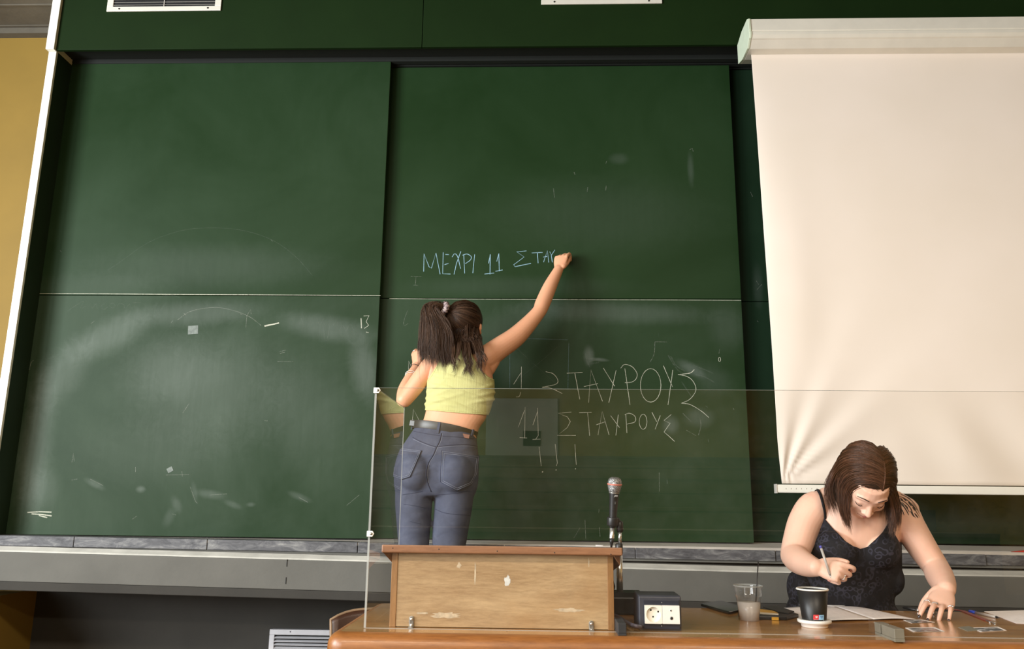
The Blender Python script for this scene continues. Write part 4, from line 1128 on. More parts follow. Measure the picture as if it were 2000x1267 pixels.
def chair(cx, cy, rot, label, zb=.455):
    T = thing('shell_chair', label, 'chair', (cx, cy, 0), 'brown shell chairs')
    NU, NV = 16, 18; W = .20
    def surf(u, v):                    # u -1..1 across, v 0 front of seat .. 1 top of back; chair faces -y
        path = [(-.22, .455), (-.10, .445), (.05, .437), (.15, .45), (.20, .51), (.222, .585), (.240, .675)]
        f = v * (len(path) - 1); i = min(int(f), len(path) - 2); t = f - i
        P0, P1, P2, P3 = [np.array(path[max(0, min(len(path) - 1, i + q))]) for q in (-1, 0, 1, 2)]
        p = .5 * (2 * P1 + (P2 - P0) * t + (2 * P0 - 5 * P1 + 4 * P2 - P3) * t * t + (-P0 + 3 * P1 - 3 * P2 + P3) * t ** 3)
        w_ = W * (1 - .10 * math.sin(math.pi * v)) * (1 - .30 * max(0, v - .88) / .12 * 0)
        y, z = p
        if v > .55:
            k = min(1, (v - .55) / .2); y -= k * .075 * u * u
        else:
            z += .02 * u * u
        z -= max(0, v - .8) / .2 * .035 * abs(u) ** 4
        return np.array((u * w_, y, z))
    vs = [surf(-1 + 2 * i / NU, j / NV) for j in range(NV + 1) for i in range(NU + 1)]
    fs = [(j * (NU + 1) + i, j * (NU + 1) + i + 1, (j + 1) * (NU + 1) + i + 1, (j + 1) * (NU + 1) + i) for j in range(NV) for i in range(NU)]
    ca, sa = math.cos(rot), math.sin(rot)
    R_ = np.array(((ca, -sa, 0), (sa, ca, 0), (0, 0, 1))); o = np.array((cx, cy, 0))
    X = lambda p: R_ @ np.array(p) + o
    sh = obj('shell', MB().add([X(p) for p in vs], fs, True), brown, T)
    s_ = sh.modifiers.new('thick', 'SOLIDIFY'); s_.thickness = .010; s_.offset = 0
    rim = [surf(-1, j / NV) for j in range(NV + 1)] + [surf(-1 + 2 * i / NU, 1) for i in range(1, NU + 1)] + [surf(1, j / NV) for j in range(NV - 1, -1, -1)]
    obj('rim', MB().tube([X(p) for p in rim], .0062, 8), tan, T)
    for sx in (-1, 1):
        obj('leg', MB().tube([X((sx * .15, -.14, .425)), X((sx * .19, -.20, 0.0))], .011, 10), M['steel'], T)
        obj('leg', MB().tube([X((sx * .15, .12, .42)), X((sx * .19, .24, 0.0))], .011, 10), M['steel'], T)
        obj('side_rail', MB().tube([X((sx * .15, -.15, .425)), X((sx * .15, .13, .42))], .010, 10), M['steel'], T)


cc = at(748, 1180, 3.3)
chair(cc[0], 3.12, 0.0, 'empty brown shell chair behind the left end of the table')

# ---------------------------------------------------------------- floor convector with louvres
YV = 4.255; hx0 = at(526, 1240, YV)[0]; hx1 = hx0 + .60; hz = at(560, 1229, YV)[2]
H_ = thing('convector', 'grey metal convector cabinet with louvred front below the board beam', 'heater', ((hx0 + hx1) / 2, YV + .1, 0))
gm = simple('grey_enamel', srgb(206, 206, 212), .4, .2, var=.05)
obj('cabinet', MB().box(hx0 + .004, hx1 - .004, YV + .014, 4.298, 0, hz - .002), gm, H_)
fw = .026; fr = MB()
for (a0, a1, c0, c1) in ((hx0, hx1, hz - fw, hz), (hx0, hx1, .02, .02 + fw), (hx0, hx0 + fw, .02 + fw, hz - fw), (hx1 - fw, hx1, .02 + fw, hz - fw)):
    fr.box(a0, a1, YV, YV + .014, c0, c1)
obj('frame', fr, gm, H_, bevel=.002)
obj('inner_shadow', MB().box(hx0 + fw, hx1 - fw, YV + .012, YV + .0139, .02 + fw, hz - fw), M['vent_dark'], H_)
zz = hz - fw - .008
while zz > .06:
    obj('louver', MB().prism_x([(YV + .001, zz - .009), (YV + .0005, zz - .006), (YV + .011, zz), (YV + .0115, zz - .003)], hx0 + fw, hx1 - fw), gm, H_)
    zz -= .0165
obj('screw', MB().lathe([(.003, 0), (.002, .002)], at(567, 1233.5, YV), (0, -1, 0), 10), M['vent_dark'], H_)
# ================================================================ people: mesh tools
def nrm(v):
    v = np.array(v, float); return v / (np.linalg.norm(v) + 1e-12)


def cr(P, f):
    """Catmull-Rom through rows of array P at parameter f"""
    n = len(P); i = min(int(f), n - 2); t = f - i
    a, b_, c, d = P[max(i - 1, 0)], P[i], P[i + 1], P[min(i + 2, n - 1)]
    if i == 0: a = 2 * b_ - c
    if i + 2 > n - 1: d = 2 * c - b_
    return .5 * (2 * b_ + (c - a) * t + (2 * a - 5 * b_ + 4 * c - d) * t * t + (-a + 3 * b_ - 3 * c + d) * t ** 3)


def loft(mb, secs, n=28, sub=5, sq=2.0):
    """closed skin over elliptic sections (centre, u, v)"""
    A = np.array([np.concatenate([np.array(c, float), np.array(u, float), np.array(v, float)]) for c, u, v in secs])
    rows = [cr(A, f) for f in np.linspace(0, len(A) - 1, (len(A) - 1) * sub + 1)]
    vs = []; fs = []
    for r in rows:
        c, u, v = r[:3], r[3:6], r[6:9]
        for k in range(n):
            a = 2 * math.pi * k / n; ca, sa = math.cos(a), math.sin(a)
            q = (abs(ca) ** sq + abs(sa) ** sq) ** (-1 / sq)
            vs.append(c + (u * ca + v * sa) * q)
    for i in range(len(rows) - 1):
        for k in range(n):
            k2 = (k + 1) % n; fs.append((i * n + k, i * n + k2, (i + 1) * n + k2, (i + 1) * n + k))
    fs.append(tuple(range(n - 1, -1, -1))); fs.append(tuple((len(rows) - 1) * n + k for k in range(n)))
    mb.add(vs, fs, True)


def limb(mb, pts, rad, n=18, sub=5, ref=None, flat=None):
    """round-ended tapering limb through joints pts; flat[i] squeezes along ref"""
    P = [np.array(p, float) for p in pts]; R = list(rad); FL = list(flat) if flat else [1.0] * len(P)
    A = np.array([np.concatenate([p, [r, f]]) for p, r, f in zip(P, R, FL)])
    rows = [cr(A, f) for f in np.linspace(0, len(A) - 1, (len(A) - 1) * sub + 1)]
    d0 = nrm(rows[0][:3] - rows[1][:3]); d1 = nrm(rows[-1][:3] - rows[-2][:3])
    pre = []; post = []
    for a in (80, 55, 28):
        s_, c_ = math.sin(math.radians(a)), math.cos(math.radians(a))
        pre.append(np.concatenate([rows[0][:3] + d0 * rows[0][3] * s_ * .9, [rows[0][3] * c_, rows[0][4]]]))
        post.insert(0, np.concatenate([rows[-1][:3] + d1 * rows[-1][3] * s_ * .9, [rows[-1][3] * c_, rows[-1][4]]]))
    rows = pre + rows + post
    up = None; vs = []; fs = []
    for i, r in enumerate(rows):
        d = nrm(rows[min(i + 1, len(rows) - 1)][:3] - rows[max(i - 1, 0)][:3])
        if up is None:
            t = np.array(ref if ref is not None else ((0, 0, 1.0) if abs(d[2]) < .9 else (0, 1.0, 0)), float); up = t
        up = nrm(up - d * (up @ d)) if ref is None else nrm(np.array(ref, float) - d * (np.array(ref, float) @ d))
        v = np.cross(d, up)
        for k in range(n):
            a = 2 * math.pi * k / n
            vs.append(r[:3] + (up * math.cos(a) * r[4] + v * math.sin(a)) * r[3])
    for i in range(len(rows) - 1):
        for k in range(n):
            k2 = (k + 1) % n; fs.append((i * n + k, i * n + k2, (i + 1) * n + k2, (i + 1) * n + k))
    fs.append(tuple(range(n - 1, -1, -1))); fs.append(tuple((len(rows) - 1) * n + k for k in range(n)))
    mb.add(vs, fs, True)


def ball(mb, c, ax, r, n=24, m_=16):
    """ellipsoid: centre c, axes ax (3x3 rows), radii r"""
    c = np.array(c, float); ax = np.array(ax, float); vs = [c + ax[2] * r[2]]; fs = []
    for j in range(1, m_):
        th = math.pi * j / m_
        for k in range(n):
            a = 2 * math.pi * k / n
            vs.append(c + ax[0] * r[0] * math.sin(th) * math.cos(a) + ax[1] * r[1] * math.sin(th) * math.sin(a) + ax[2] * r[2] * math.cos(th))
    vs.append(c - ax[2] * r[2])
    for k in range(n):
        fs.append((0, 1 + k, 1 + (k + 1) % n)); e = 1 + (m_ - 2) * n; fs.append((len(vs) - 1, e + (k + 1) % n, e + k))
    for j in range(m_ - 2):
        for k in range(n):
            a = 1 + j * n; k2 = (k + 1) % n; fs.append((a + k, a + n + k, a + n + k2, a + k2))
    mb.add(vs, fs, True)


I3 = np.eye(3)


def fuse(mb, voxel, smooth=6, fac=.5):
    """voxel union of the overlapping pieces into one continuous skin -> (verts, quads, normals)"""
    me = bpy.data.meshes.new('tmp'); me.from_pydata(mb.v, [], mb.f)
    bm = bmesh.new(); bm.from_mesh(me); bmesh.ops.recalc_face_normals(bm, faces=bm.faces); bm.to_mesh(me); bm.free()
    o = bpy.data.objects.new('tmp', me); COL.objects.link(o)
    r = o.modifiers.new('r', 'REMESH'); r.mode = 'VOXEL'; r.voxel_size = voxel
    if smooth:
        s_ = o.modifiers.new('s', 'SMOOTH'); s_.iterations = smooth; s_.factor = fac
    dg = bpy.context.evaluated_depsgraph_get(); out = bpy.data.meshes.new_from_object(o.evaluated_get(dg))
    bpy.data.objects.remove(o); bpy.data.meshes.remove(me)
    return out


def arrays(me):
    n = len(me.vertices); V = np.empty(n * 3); me.vertices.foreach_get('co', V); N = np.empty(n * 3); me.vertices.foreach_get('normal', N)
    me.calc_loop_triangles(); m_ = len(me.loop_triangles); T = np.empty(m_ * 3, dtype=np.int64); me.loop_triangles.foreach_get('vertices', T)
    return V.reshape(-1, 3), N.reshape(-1, 3), T.reshape(-1, 3)


def project(V):
    d = V - CAM; z = d @ AX_F
    return np.stack([1000 + FPX * (d @ AX_R) / z, 633.5 - FPX * (d @ AX_U) / z], 1)


def poly_field(P, poly):
    """signed distance in px, positive inside the polygon"""
    Q = np.array(poly, float); best = np.full(len(P), 1e9); inside = np.zeros(len(P), bool)
    for i in range(len(Q)):
        a, b_ = Q[i], Q[(i + 1) % len(Q)]; e = b_ - a
        t = np.clip(((P - a) @ e) / (e @ e), 0, 1); best = np.minimum(best, np.linalg.norm(P - a - t[:, None] * e, axis=1))
        c = ((a[1] > P[:, 1]) != (b_[1] > P[:, 1])) & (P[:, 0] < (b_[0] - a[0]) * (P[:, 1] - a[1]) / (b_[1] - a[1] + 1e-12) + a[0])
        inside ^= c
    return np.where(inside, best, -best)


def clip(V, T, f):
    """keep f > 0, cutting triangles along f = 0"""
    pos = f > 0; cnt = pos[T].sum(1)
    keep = T[cnt == 3]; mixed = T[(cnt == 1) | (cnt == 2)]
    newv = list(); cache = {}; base = len(V); out = []
    def cut(i, j):
        k = (min(i, j), max(i, j))
        if k not in cache:
            t = f[i] / (f[i] - f[j]); cache[k] = base + len(newv); newv.append((i, j, t))
        return cache[k]
    for tri in mixed:
        a, b_, c = [int(q) for q in tri]
        for _ in range(3):
            if pos[a] and not pos[b_] and not pos[c]:
                out.append((a, cut(a, b_), cut(a, c))); break
            if pos[a] and pos[b_] and not pos[c]:
                x, y = cut(b_, c), cut(a, c); out += [(a, b_, x), (a, x, y)]; break
            a, b_, c = b_, c, a
    return keep, newv, np.array(out, dtype=np.int64).reshape(-1, 3)


def garment(name, me, field, off, mat, parent, thick=.0025, wrinkle=None):
    V, N, T = arrays(me)
    f = field(V, N)
    D = off if not wrinkle else off + wrinkle(V)
    W = V + N * (D[:, None] if hasattr(D, '__len__') else D)
    keep, nv, out = clip(V, T, f)
    extra = np.array([W[i] * (1 - t) + W[j] * t for i, j, t in nv]).reshape(-1, 3)
    allv = np.concatenate([W, extra]); F = np.concatenate([keep, out])
    used = np.unique(F); mp = -np.ones(len(allv), dtype=np.int64); mp[used] = np.arange(len(used))
    mb = MB(); mb.add(allv[used], [tuple(r) for r in mp[F]], True)
    o = obj(name, mb, mat, parent)
    if thick:
        s_ = o.modifiers.new('thick', 'SOLIDIFY'); s_.thickness = thick; s_.offset = 0
    return o


def body_obj(name, me, mat, parent):
    loc = Vector(parent.location); V, N, T = arrays(me)
    me.transform(Matrix.Translation(-loc)); me.name = name
    me.polygons.foreach_set('use_smooth', [True] * len(me.polygons)); me.materials.clear(); me.materials.append(mat)
    o = bpy.data.objects.new(name, me); COL.objects.link(o); o.parent = parent
    return o, BVHTree.FromPolygons([tuple(v) for v in V], [tuple(t) for t in T])


def drape(bvh, px, py, lift=.001, maxd=9):
    """point of a surface seen at photo pixel (px, py)"""
    d = nrm(AX_F + AX_R * (px - 1000) / FPX - AX_U * (py - 633.5) / FPX)
    h = bvh.ray_cast(Vector(CAM), Vector(d), maxd)
    if h[0] is None: return None, None
    n = np.array(h[1]); n = n if n @ d < 0 else -n
    return np.array(h[0]) + n * lift, n


def draped_line(mb, bvh, pts, r, lift=.0, smooth=True, n=6, step=1.5):
    Q = smooth_pts(pts) if smooth and len(pts) > 2 else [np.array(p, float) for p in pts]
    D = [Q[0]]
    for a, b_ in zip(Q[:-1], Q[1:]):
        m_ = max(1, int(np.linalg.norm(b_ - a) / step))
        D += [a + (b_ - a) * (k + 1) / m_ for k in range(m_)]
    run = []
    for q in D:
        p, nn = drape(bvh, q[0], q[1], lift)
        if p is None or (run and np.linalg.norm(p - run[-1]) > .03):
            if len(run) > 1: mb.tube(run, r, n)
            run = [] if p is None else [p]
        else:
            run.append(p)
    if len(run) > 1: mb.tube(run, r, n)


# ---------------------------------------------------------------- hands and heads
def hand(mb, W, d, back, curls, thumb, sc=1.0, mirror=1, spread=4.0, table=None, fat=1.0):
    """W wrist, d towards the knuckles, back = normal of the back of the hand; thumb leaves towards side*mirror.
    returns finger joints for rings and nails"""
    d = nrm(d); back = np.array(back, float); back = nrm(back - d * (back @ d)); side = np.cross(d, back) * mirror   # towards the thumb
    W = np.array(W, float); J = []
    loft(mb, [(W - d * .012 * sc, side * .0265 * sc, back * .019 * sc), (W + d * .012 * sc, side * .028 * sc, back * .0185 * sc), (W + d * .040 * sc, side * .037 * sc, back * .0165 * sc), (W + d * .068 * sc, side * .041 * sc, back * .0145 * sc), (W + d * .086 * sc, side * .039 * sc, back * .0115 * sc)], 22, 4)
    base = (.086, .089, .085, .077); lens = ((.041, .025, .020), (.045, .029, .021), (.041, .027, .021), (.032, .020, .018))
    for i in range(4):
        off = (1.5 - i) * .0205 * sc
        p0 = W + d * (base[i] - .012) * sc + side * off * .92
        sp = math.radians(spread * (1.5 - i)); dd0 = nrm(d * math.cos(sp) + side * math.sin(sp))
        def chain(a1):
            p = W + d * base[i] * sc + side * off; pts = [p0, p]; a = 0
            for q, L in enumerate(lens[i]):
                a += math.radians((a1, curls[i][1], curls[i][2])[q])
                p = p + (dd0 * math.cos(a) - back * math.sin(a)) * L * sc; pts.append(p)
            return pts
        a1 = curls[i][0]
        if table is not None:
            lo, hi = -30, 100
            for _ in range(30):
                a1 = (lo + hi) / 2
                if min(q[2] for q in chain(a1)[2:]) > table + .0075 * sc: lo = a1
                else: hi = a1
        pts = chain(a1); r = (.0092, .0092, .0088, .0078)[i] * sc * fat
        limb(mb, pts, [r * 1.05, r * 1.12, r * .98, r * .90, r * .74], 14, 4)
        J.append(pts)
    t0 = W + d * .020 * sc + side * .024 * sc; td = nrm(np.array(thumb[0]) @ np.stack([d, side, back])); te = nrm(np.array(thumb[1]) @ np.stack([d, side, back]))
    t1 = t0 + td * .036 * sc; t2 = t1 + nrm(td + te) * .030 * sc; t3 = t2 + te * .024 * sc
    limb(mb, [W + d * .012 * sc + side * .012 * sc, t0, t1, t2, t3], [.014 * sc, .0155 * sc, .0115 * sc, .0100 * sc, .0080 * sc], 14, 4)
    J.append([t0, t1, t2, t3])
    return J, side, back


def head(mb, c, right, fwd, up, s=1.0):
    """skull, jaw, nose, lips, ears around centre c (between the ears)"""
    A = np.array([right, fwd, up], float); P = lambda x, y, z: np.array(c) + (A[0] * x + A[1] * y + A[2] * z) * s
    ball(mb, P(0, -.012, .038), A, (.077 * s, .094 * s, .083 * s))
    loft(mb, [(P(0, .012, .07), A[0] * .060 * s, A[1] * .075 * s), (P(0, .022, .03), A[0] * .068 * s, A[1] * .076 * s), (P(0, .026, -.01), A[0] * .067 * s, A[1] * .070 * s), (P(0, .026, -.045), A[0] * .060 * s, A[1] * .064 * s), (P(0, .034, -.075), A[0] * .044 * s, A[1] * .052 * s), (P(0, .046, -.098), A[0] * .025 * s, A[1] * .032 * s)], 24, 4)
    limb(mb, [P(0, .090, .022), P(0, .100, .002), P(0, .111, -.018)], [.006 * s, .008 * s, .0105 * s], 12, 4)          # nose
    for q in (-1, 1):
        ball(mb, P(.012 * q, .099, -.022), A, (.009 * s, .010 * s, .007 * s), 12, 8)
        limb(mb, [P(.046 * q, .078, .034), P(.026 * q, .090, .040), P(.010 * q, .092, .034)], [.007 * s] * 3, 10, 3)       # brow
        ball(mb, P(.031 * q, .079, .014), A, (.0150 * s, .0145 * s, .0125 * s), 14, 10)                                    # lids
        ball(mb, P(.040 * q, .062, -.022), A, (.022 * s, .024 * s, .024 * s), 14, 10)                                     # cheek
        limb(mb, [P(.074 * q, -.004, .020), P(.084 * q, -.014, .022), P(.086 * q, -.016, .002), P(.079 * q, -.006, -.022)], [.007 * s, .0075 * s, .0075 * s, .006 * s], 10, 4)   # ear rim
        limb(mb, [P(.076 * q, -.004, .008), P(.080 * q, -.008, -.010)], [.008 * s, .007 * s], 10, 3)
    for z in (-.046, -.056):
        limb(mb, [P(-.022, .083, z + (-.001)), P(0, .094, z), P(.022, .083, z - .001)], [.0035 * s, .0062 * s, .0035 * s], 10, 4)
    return P


def face_details(P, parent, hairm, lipm):
    for q in (-1, 1):
        obj('eyebrow', MB().tube([P(.050 * q, .081, .040), P(.032 * q, .094, .047), P(.014 * q, .098, .041)], [.0008, .0017, .0014], 8), hairm, parent)
        obj('eyelashes', MB().tube([P(.047 * q, .081, .009), P(.040 * q, .090, .005), P(.031 * q, .0945, .004), P(.021 * q, .090, .006), P(.016 * q, .084, .010)], [.0006, .0012, .0013, .0011, .0006], 6), hairm, parent)
    obj('lips', MB().tube([P(-.021, .086, -.0515), P(0, .0995, -.050), P(.021, .086, -.0515)], [.0015, .0042, .0015], 10), lipm, parent)


def strands(name, paths, r0, mat, parent, kids=5, spread=.0028, M_=22):
    """fine hair: every guide path grows a few thin tapering strands; per-strand shade attribute"""
    G = []
    for pts in paths:
        Q = np.array(smooth_pts(pts, 4) if len(pts) > 2 else pts, float)
        L = np.concatenate([[0], np.cumsum(np.linalg.norm(np.diff(Q, axis=0), axis=1))]); t = np.linspace(0, L[-1], M_)
        G.append(np.stack([np.interp(t, L, Q[:, i]) for i in range(3)], 1))
    G = np.repeat(np.array(G), kids, axis=0); n = len(G); f = np.linspace(0, 1, M_)
    off = rng.normal(0, spread, (n, 1, 3)); off2 = rng.normal(0, spread * 1.3, (n, 1, 3))
    env = np.minimum(1, f * 5)[None, :, None]
    G = G + off * env + off2 * (f ** 2)[None, :, None]
    cut = rng.uniform(.86, 1.0, n)                     # uneven lengths
    Q = np.empty_like(G)
    for j in range(M_):
        x = f[j] * cut * (M_ - 1); i0 = np.minimum(x.astype(int), M_ - 2); w_ = (x - i0)[:, None]
        ar = np.arange(n); Q[:, j] = G[ar, i0] * (1 - w_) + G[ar, i0 + 1] * w_
    T = np.gradient(Q, axis=1); T /= np.linalg.norm(T, axis=2, keepdims=True) + 1e-9
    ref = rng.normal(0, 1, (n, 1, 3)); U = np.cross(T, np.broadcast_to(ref, T.shape)); U /= np.linalg.norm(U, axis=2, keepdims=True) + 1e-9; W = np.cross(T, U)
    R = r0 * rng.uniform(.6, 1.3, (n, 1)) * (.7 + .3 * np.minimum(1, 6 * f))[None] * (1 - .9 * np.clip((f - .6) / .4, 0, 1) ** 1.4)[None]
    V = np.stack([Q + (U * math.cos(a) + W * math.sin(a)) * R[..., None] for a in (0, 2.0944, 4.18879)], 2).reshape(-1, 3)
    b = (np.arange(n)[:, None, None] * M_ + np.arange(M_ - 1)[None, :, None]) * 3; k = np.arange(3)[None, None]
    F = np.stack([b + k, b + (k + 1) % 3, b + 3 + (k + 1) % 3, b + 3 + k], 3).reshape(-1, 4)
    V = V - np.array(parent.location)
    me = bpy.data.meshes.new(name); me.vertices.add(len(V)); me.vertices.foreach_set('co', V.ravel())
    me.loops.add(F.size); me.loops.foreach_set('vertex_index', F.ravel()); me.polygons.add(len(F)); me.polygons.foreach_set('loop_start', np.arange(0, F.size, 4))
    me.update(calc_edges=True); me.polygons.foreach_set('use_smooth', np.ones(len(F), bool)); me.materials.append(mat)
    at_ = me.attributes.new('shade', 'FLOAT', 'FACE'); sh = np.clip(np.repeat(rng.random(n // kids), kids) * .6 + rng.random(n) * .4, 0, 1)
    at_.data.foreach_set('value', np.repeat(sh, (M_ - 1) * 3))
    o = bpy.data.objects.new(name, me); COL.objects.link(o); o.parent = parent
    return o


def hair_mat(name, dark, light, rough=.45):
    t = NT(name); a = t.n('Attribute', attribute_name='shade').outputs['Fac']
    nz = t.noise(60, 4, .6)
    f = t.math('ADD', t.math('MULTIPLY', a, .75), t.math('MULTIPLY', nz, .3))
    t.base(t.ramp(f, [(.1, dark), (.55, tuple((x + y) / 2 for x, y in zip(dark, light))), (.95, light)]), rough)
    t.p.inputs['Specular IOR Level'].default_value = .3
    t.bump(t.noise(300, 3, .6, 0, t.map(scale=(1, 1, .15))), .25, .002)
    return t.m


def skin_mat(name, col, red):
    t = NT(name)
    c = t.ramp(t.noise(7, 4, .6), [(.3, tuple(q * .93 for q in col)), (.6, col), (.8, red)])
    t.base(c, .48); t.p.inputs['Subsurface Weight'].default_value = .12
    t.p.inputs['Subsurface Radius'].default_value = (.012, .005, .003); t.p.inputs['Subsurface Scale'].default_value = .6
    t.bump(t.noise(260, 4, .6), .08, .001)
    return t.m


def ring_on(parent, pts, seg, t, r, mat, name='ring', gem=None):
    a, b_ = pts[seg], pts[seg + 1]; c = a + (b_ - a) * t; ax = nrm(b_ - a)
    u = nrm(np.cross(ax, (.3, .5, .8))); v = np.cross(ax, u); n = 18; R_ = r
    mb = MB(); mb.tube([c + (u * math.cos(2 * math.pi * k / n) + v * math.sin(2 * math.pi * k / n)) * R_ for k in range(n + 1)], .0013, 6)
    o = obj(name, mb, mat, parent)
    if gem is not None:
        g = nrm(np.array(gem) - ax * (np.array(gem) @ ax)); mb2 = MB(); ball(mb2, c + g * (R_ + .001), I3, (.003, .003, .003), 10, 8); obj('ring_stone', mb2, mat, parent)
    return o
# ================================================================ the standing woman writing on the board
def standing():
    YP = 3.60; k = mpp(860, 850, YP); ZF = .385
    T = thing('person', 'woman in pale yellow crop top and blue jeans writing on the centre board', 'person', (at(852, 900, YP)[0], YP, ZF))
    skin = skin_mat('tanned_skin', srgb(238, 176, 140), srgb(230, 154, 118))
    def sec(l, r, Yc, dep):
        L, R = at(l[0], l[1], Yc), at(r[0], r[1], Yc); return ((L + R) / 2, (R - L) / 2, np.array((0, dep, 0)))
    # ---- jeans: hips, seat and legs as one skin
    jm = MB()
    hips = [sec((814, 827), (930, 845), 3.612, .095), sec((807, 840), (931, 856), 3.610, .096), sec((797, 855), (932, 866), 3.605, .099), sec((785, 874), (934, 880), 3.602, .103), sec((775, 900), (935, 902), 3.600, .106), sec((770, 928), (935, 928), 3.600, .104), sec((770, 950), (933, 950), 3.602, .096), sec((775, 970), (927, 968), 3.605, .080)]
    loft(jm, hips, 40, 5, 2.25)
    for px, py, q in ((813, 921, -1), (889, 924, 1)):
        ball(jm, at(px, py, 3.548), I3, (.080, .086, .090))
    legs = []
    for q, pts in ((-1, ((809, 945, .083), (808, 985, .0815), (808, 1025, .074), (808, 1062, .0675))), (1, ((889, 945, .084), (886, 985, .0835), (881, 1025, .079), (877, 1062, .074)))):
        P = [at(a, b_, 3.60) for a, b_, r in pts]; R = [r for a, b_, r in pts]
        x = P[-1][0]
        P += [np.array((x, 3.60, ZF + .46)), np.array((x, 3.625, ZF + .34)), np.array((x, 3.64, ZF + .18)), np.array((x, 3.635, ZF + .075))]; R += [.060, .060, .050, .046]
        limb(jm, P, R, 28, 5); legs.append((x, 3.635))
    jme = fuse(jm, .005, 30)
    den = NT('blue_denim')
    fine = den.n('TexWave', {'Vector': den.map(rot=(0, math.radians(32), 0)), 'Scale': 420, 'Distortion': 1.0}, bands_direction='X').outputs[0]
    bn = den.noise(11, 5, .6, .5)
    col = den.ramp(bn, [(.3, srgb(50, 55, 74)), (.55, srgb(68, 74, 94)), (.75, srgb(86, 91, 108))])
    col = den.mix(den.math('MULTIPLY', fine, .22), col, srgb(104, 108, 122))
    den.base(col, .8)
    wr = den.n('TexWave', {'Vector': den.map(rot=(0, math.radians(8), 0), scale=(1, 1, 1)), 'Scale': 4.0, 'Distortion': 7.0, 'Detail': 3, 'Detail Scale': 1.3}, bands_direction='Z').outputs[0]
    hm = den.math('ADD', den.math('MULTIPLY', den.rng(wr, .55, 1.0), den.rng(den.noise(6, 2, .5), .45, .62)), den.math('MULTIPLY', fine, .05))
    den.bump(hm, .28, .008)
    jo = garment('jeans', jme, lambda V, N: np.full(len(V), 1.0), 0.0, den.m, T, 0)
    V, N, F = arrays(jme); jb = BVHTree.FromPolygons([tuple(v) for v in V], [tuple(t) for t in F])
    st = simple('pale_stitching', srgb(128, 134, 150), .8, var=.1); dk = simple('dark_seam', srgb(44, 50, 72), .85, var=.1)
    # pockets: raised patches cut from the seat of the jeans
    pock = ([(863, 880), (934, 891), (930, 925), (920, 944), (892, 956), (862, 940)], [(788, 876), (823, 880), (801, 930), (785, 935), (768, 930), (772, 880)])
    for poly in pock:
        pk = garment('back_pocket', jme, lambda V, N, p=poly: np.minimum(poly_field(project(V), p), -N[:, 1] * 40 + 2), .0030, den.m, jo, .0016)
        pk.parent = jo
        for sh in (1.0, .90):
            g = np.mean(np.array(poly), 0); mb = MB(); P = [tuple(g + (np.array(p) - g) * (sh - .03)) for p in poly]
            draped_line(mb, jb, P + [P[0]], .0009, .0045, False)
            obj('stitching', mb, st, jo)
        mb = MB(); P = [tuple(g + (np.array(p) - g) * 1.01) for p in poly]; draped_line(mb, jb, P[1:] + [P[0]] if poly[0][0] > 850 else P[1:4], .0016, .0036, False); obj('pocket_edge', mb, dk, jo)
    for pts, m_, r in (([(862, 846), (858, 862), (852, 874), (846, 888), (836, 905), (832, 925), (836, 945), (842, 960)], dk, .0022), ([(865, 846), (861, 862), (855, 874), (849, 888), (839, 905), (835, 925), (838, 943)], st, .0008), ([(806, 854), (822, 862), (840, 869), (851, 872)], dk, .0015), ([(806, 856.5), (822, 864.5), (840, 871.5), (850, 874)], st, .0008),
                       ([(852, 872), (880, 869), (910, 868), (932, 871)], dk, .0015), ([(852, 874.5), (880, 871.5), (910, 870.5), (931, 873)], st, .0008), ([(808, 842), (835, 847), (862, 851), (890, 853), (925, 857)], dk, .0012),
                       ([(786, 966), (805, 963), (825, 959)], dk, .0012), ([(850, 966), (880, 964), (915, 958)], dk, .0012), ([(788, 984), (812, 988), (832, 992)], dk, .0010), ([(846, 992), (872, 1002), (918, 1006)], dk, .0012), ([(800, 1018), (822, 1023)], dk, .0008)):
        mb = MB(); draped_line(mb, jb, pts, r, .0002); obj('seam', mb, m_, jo)
    # belt, loops, leather patch
    Lp, Rp = at(808, 829, 3.612), at(931, 851, 3.612); c0 = (Lp + Rp) / 2; u0 = (Rp - Lp) / 2; upv = nrm(np.cross(nrm(u0), (0, 1, 0)))
    if upv[2] < 0: upv = -upv
    mb = MB(); nb = 56; vs = []; fs = []
    for i in range(nb):
        a = 2 * math.pi * i / nb
        for r_, h in ((1.0, -.014), (1.015, -.014), (1.03, .021), (1.015, .021)):
            gap = 1.0 + .02 * max(0, math.cos(a + math.pi))
            vs.append(c0 + u0 * math.cos(a) * r_ * gap + np.array((0, .097, 0)) * math.sin(a) * r_ + upv * (h - .004 * math.cos(2 * a)))
    for i in range(nb):
        j = (i + 1) % nb
        for q in range(4):
            fs.append((4 * i + q, 4 * j + q, 4 * j + (q + 1) % 4, 4 * i + (q + 1) % 4))
    lea = simple('black_leather', srgb(52, 50, 46), .38, var=.15, scale=30)
    be = obj('belt', mb.add(vs, fs, True), lea, T, bevel=.001)
    def loop(a_deg, m_=den.m, w_=.0062):
        a = math.radians(a_deg); p = c0 + u0 * math.cos(a) * 1.035 + np.array((0, .1005, 0)) * math.sin(a); tn = nrm(-u0 * math.sin(a) + np.array((0, .097, 0)) * math.cos(a)); out = nrm(p - c0)
        o = MB(); o.obox(p - upv * .002, tn, upv, np.cross(tn, upv), w_, .024, .0022); return obj('belt_loop', o, m_, jo, bevel=.001)
    loop(-97); loop(-172); loop(-30)
    pp, pn = drape(jb, 909, 851.5, .0025)
    obj('leather_patch', MB().obox(pp, nrm(u0), upv, (0, 1, 0), .017, .0085, .0022), simple('tan_leather', srgb(132, 86, 66), .6, var=.15), jo, bevel=.001)
    bp = c0 + u0 * math.cos(math.radians(-160)) * 1.05 + np.array((0, .105, 0)) * math.sin(math.radians(-160))
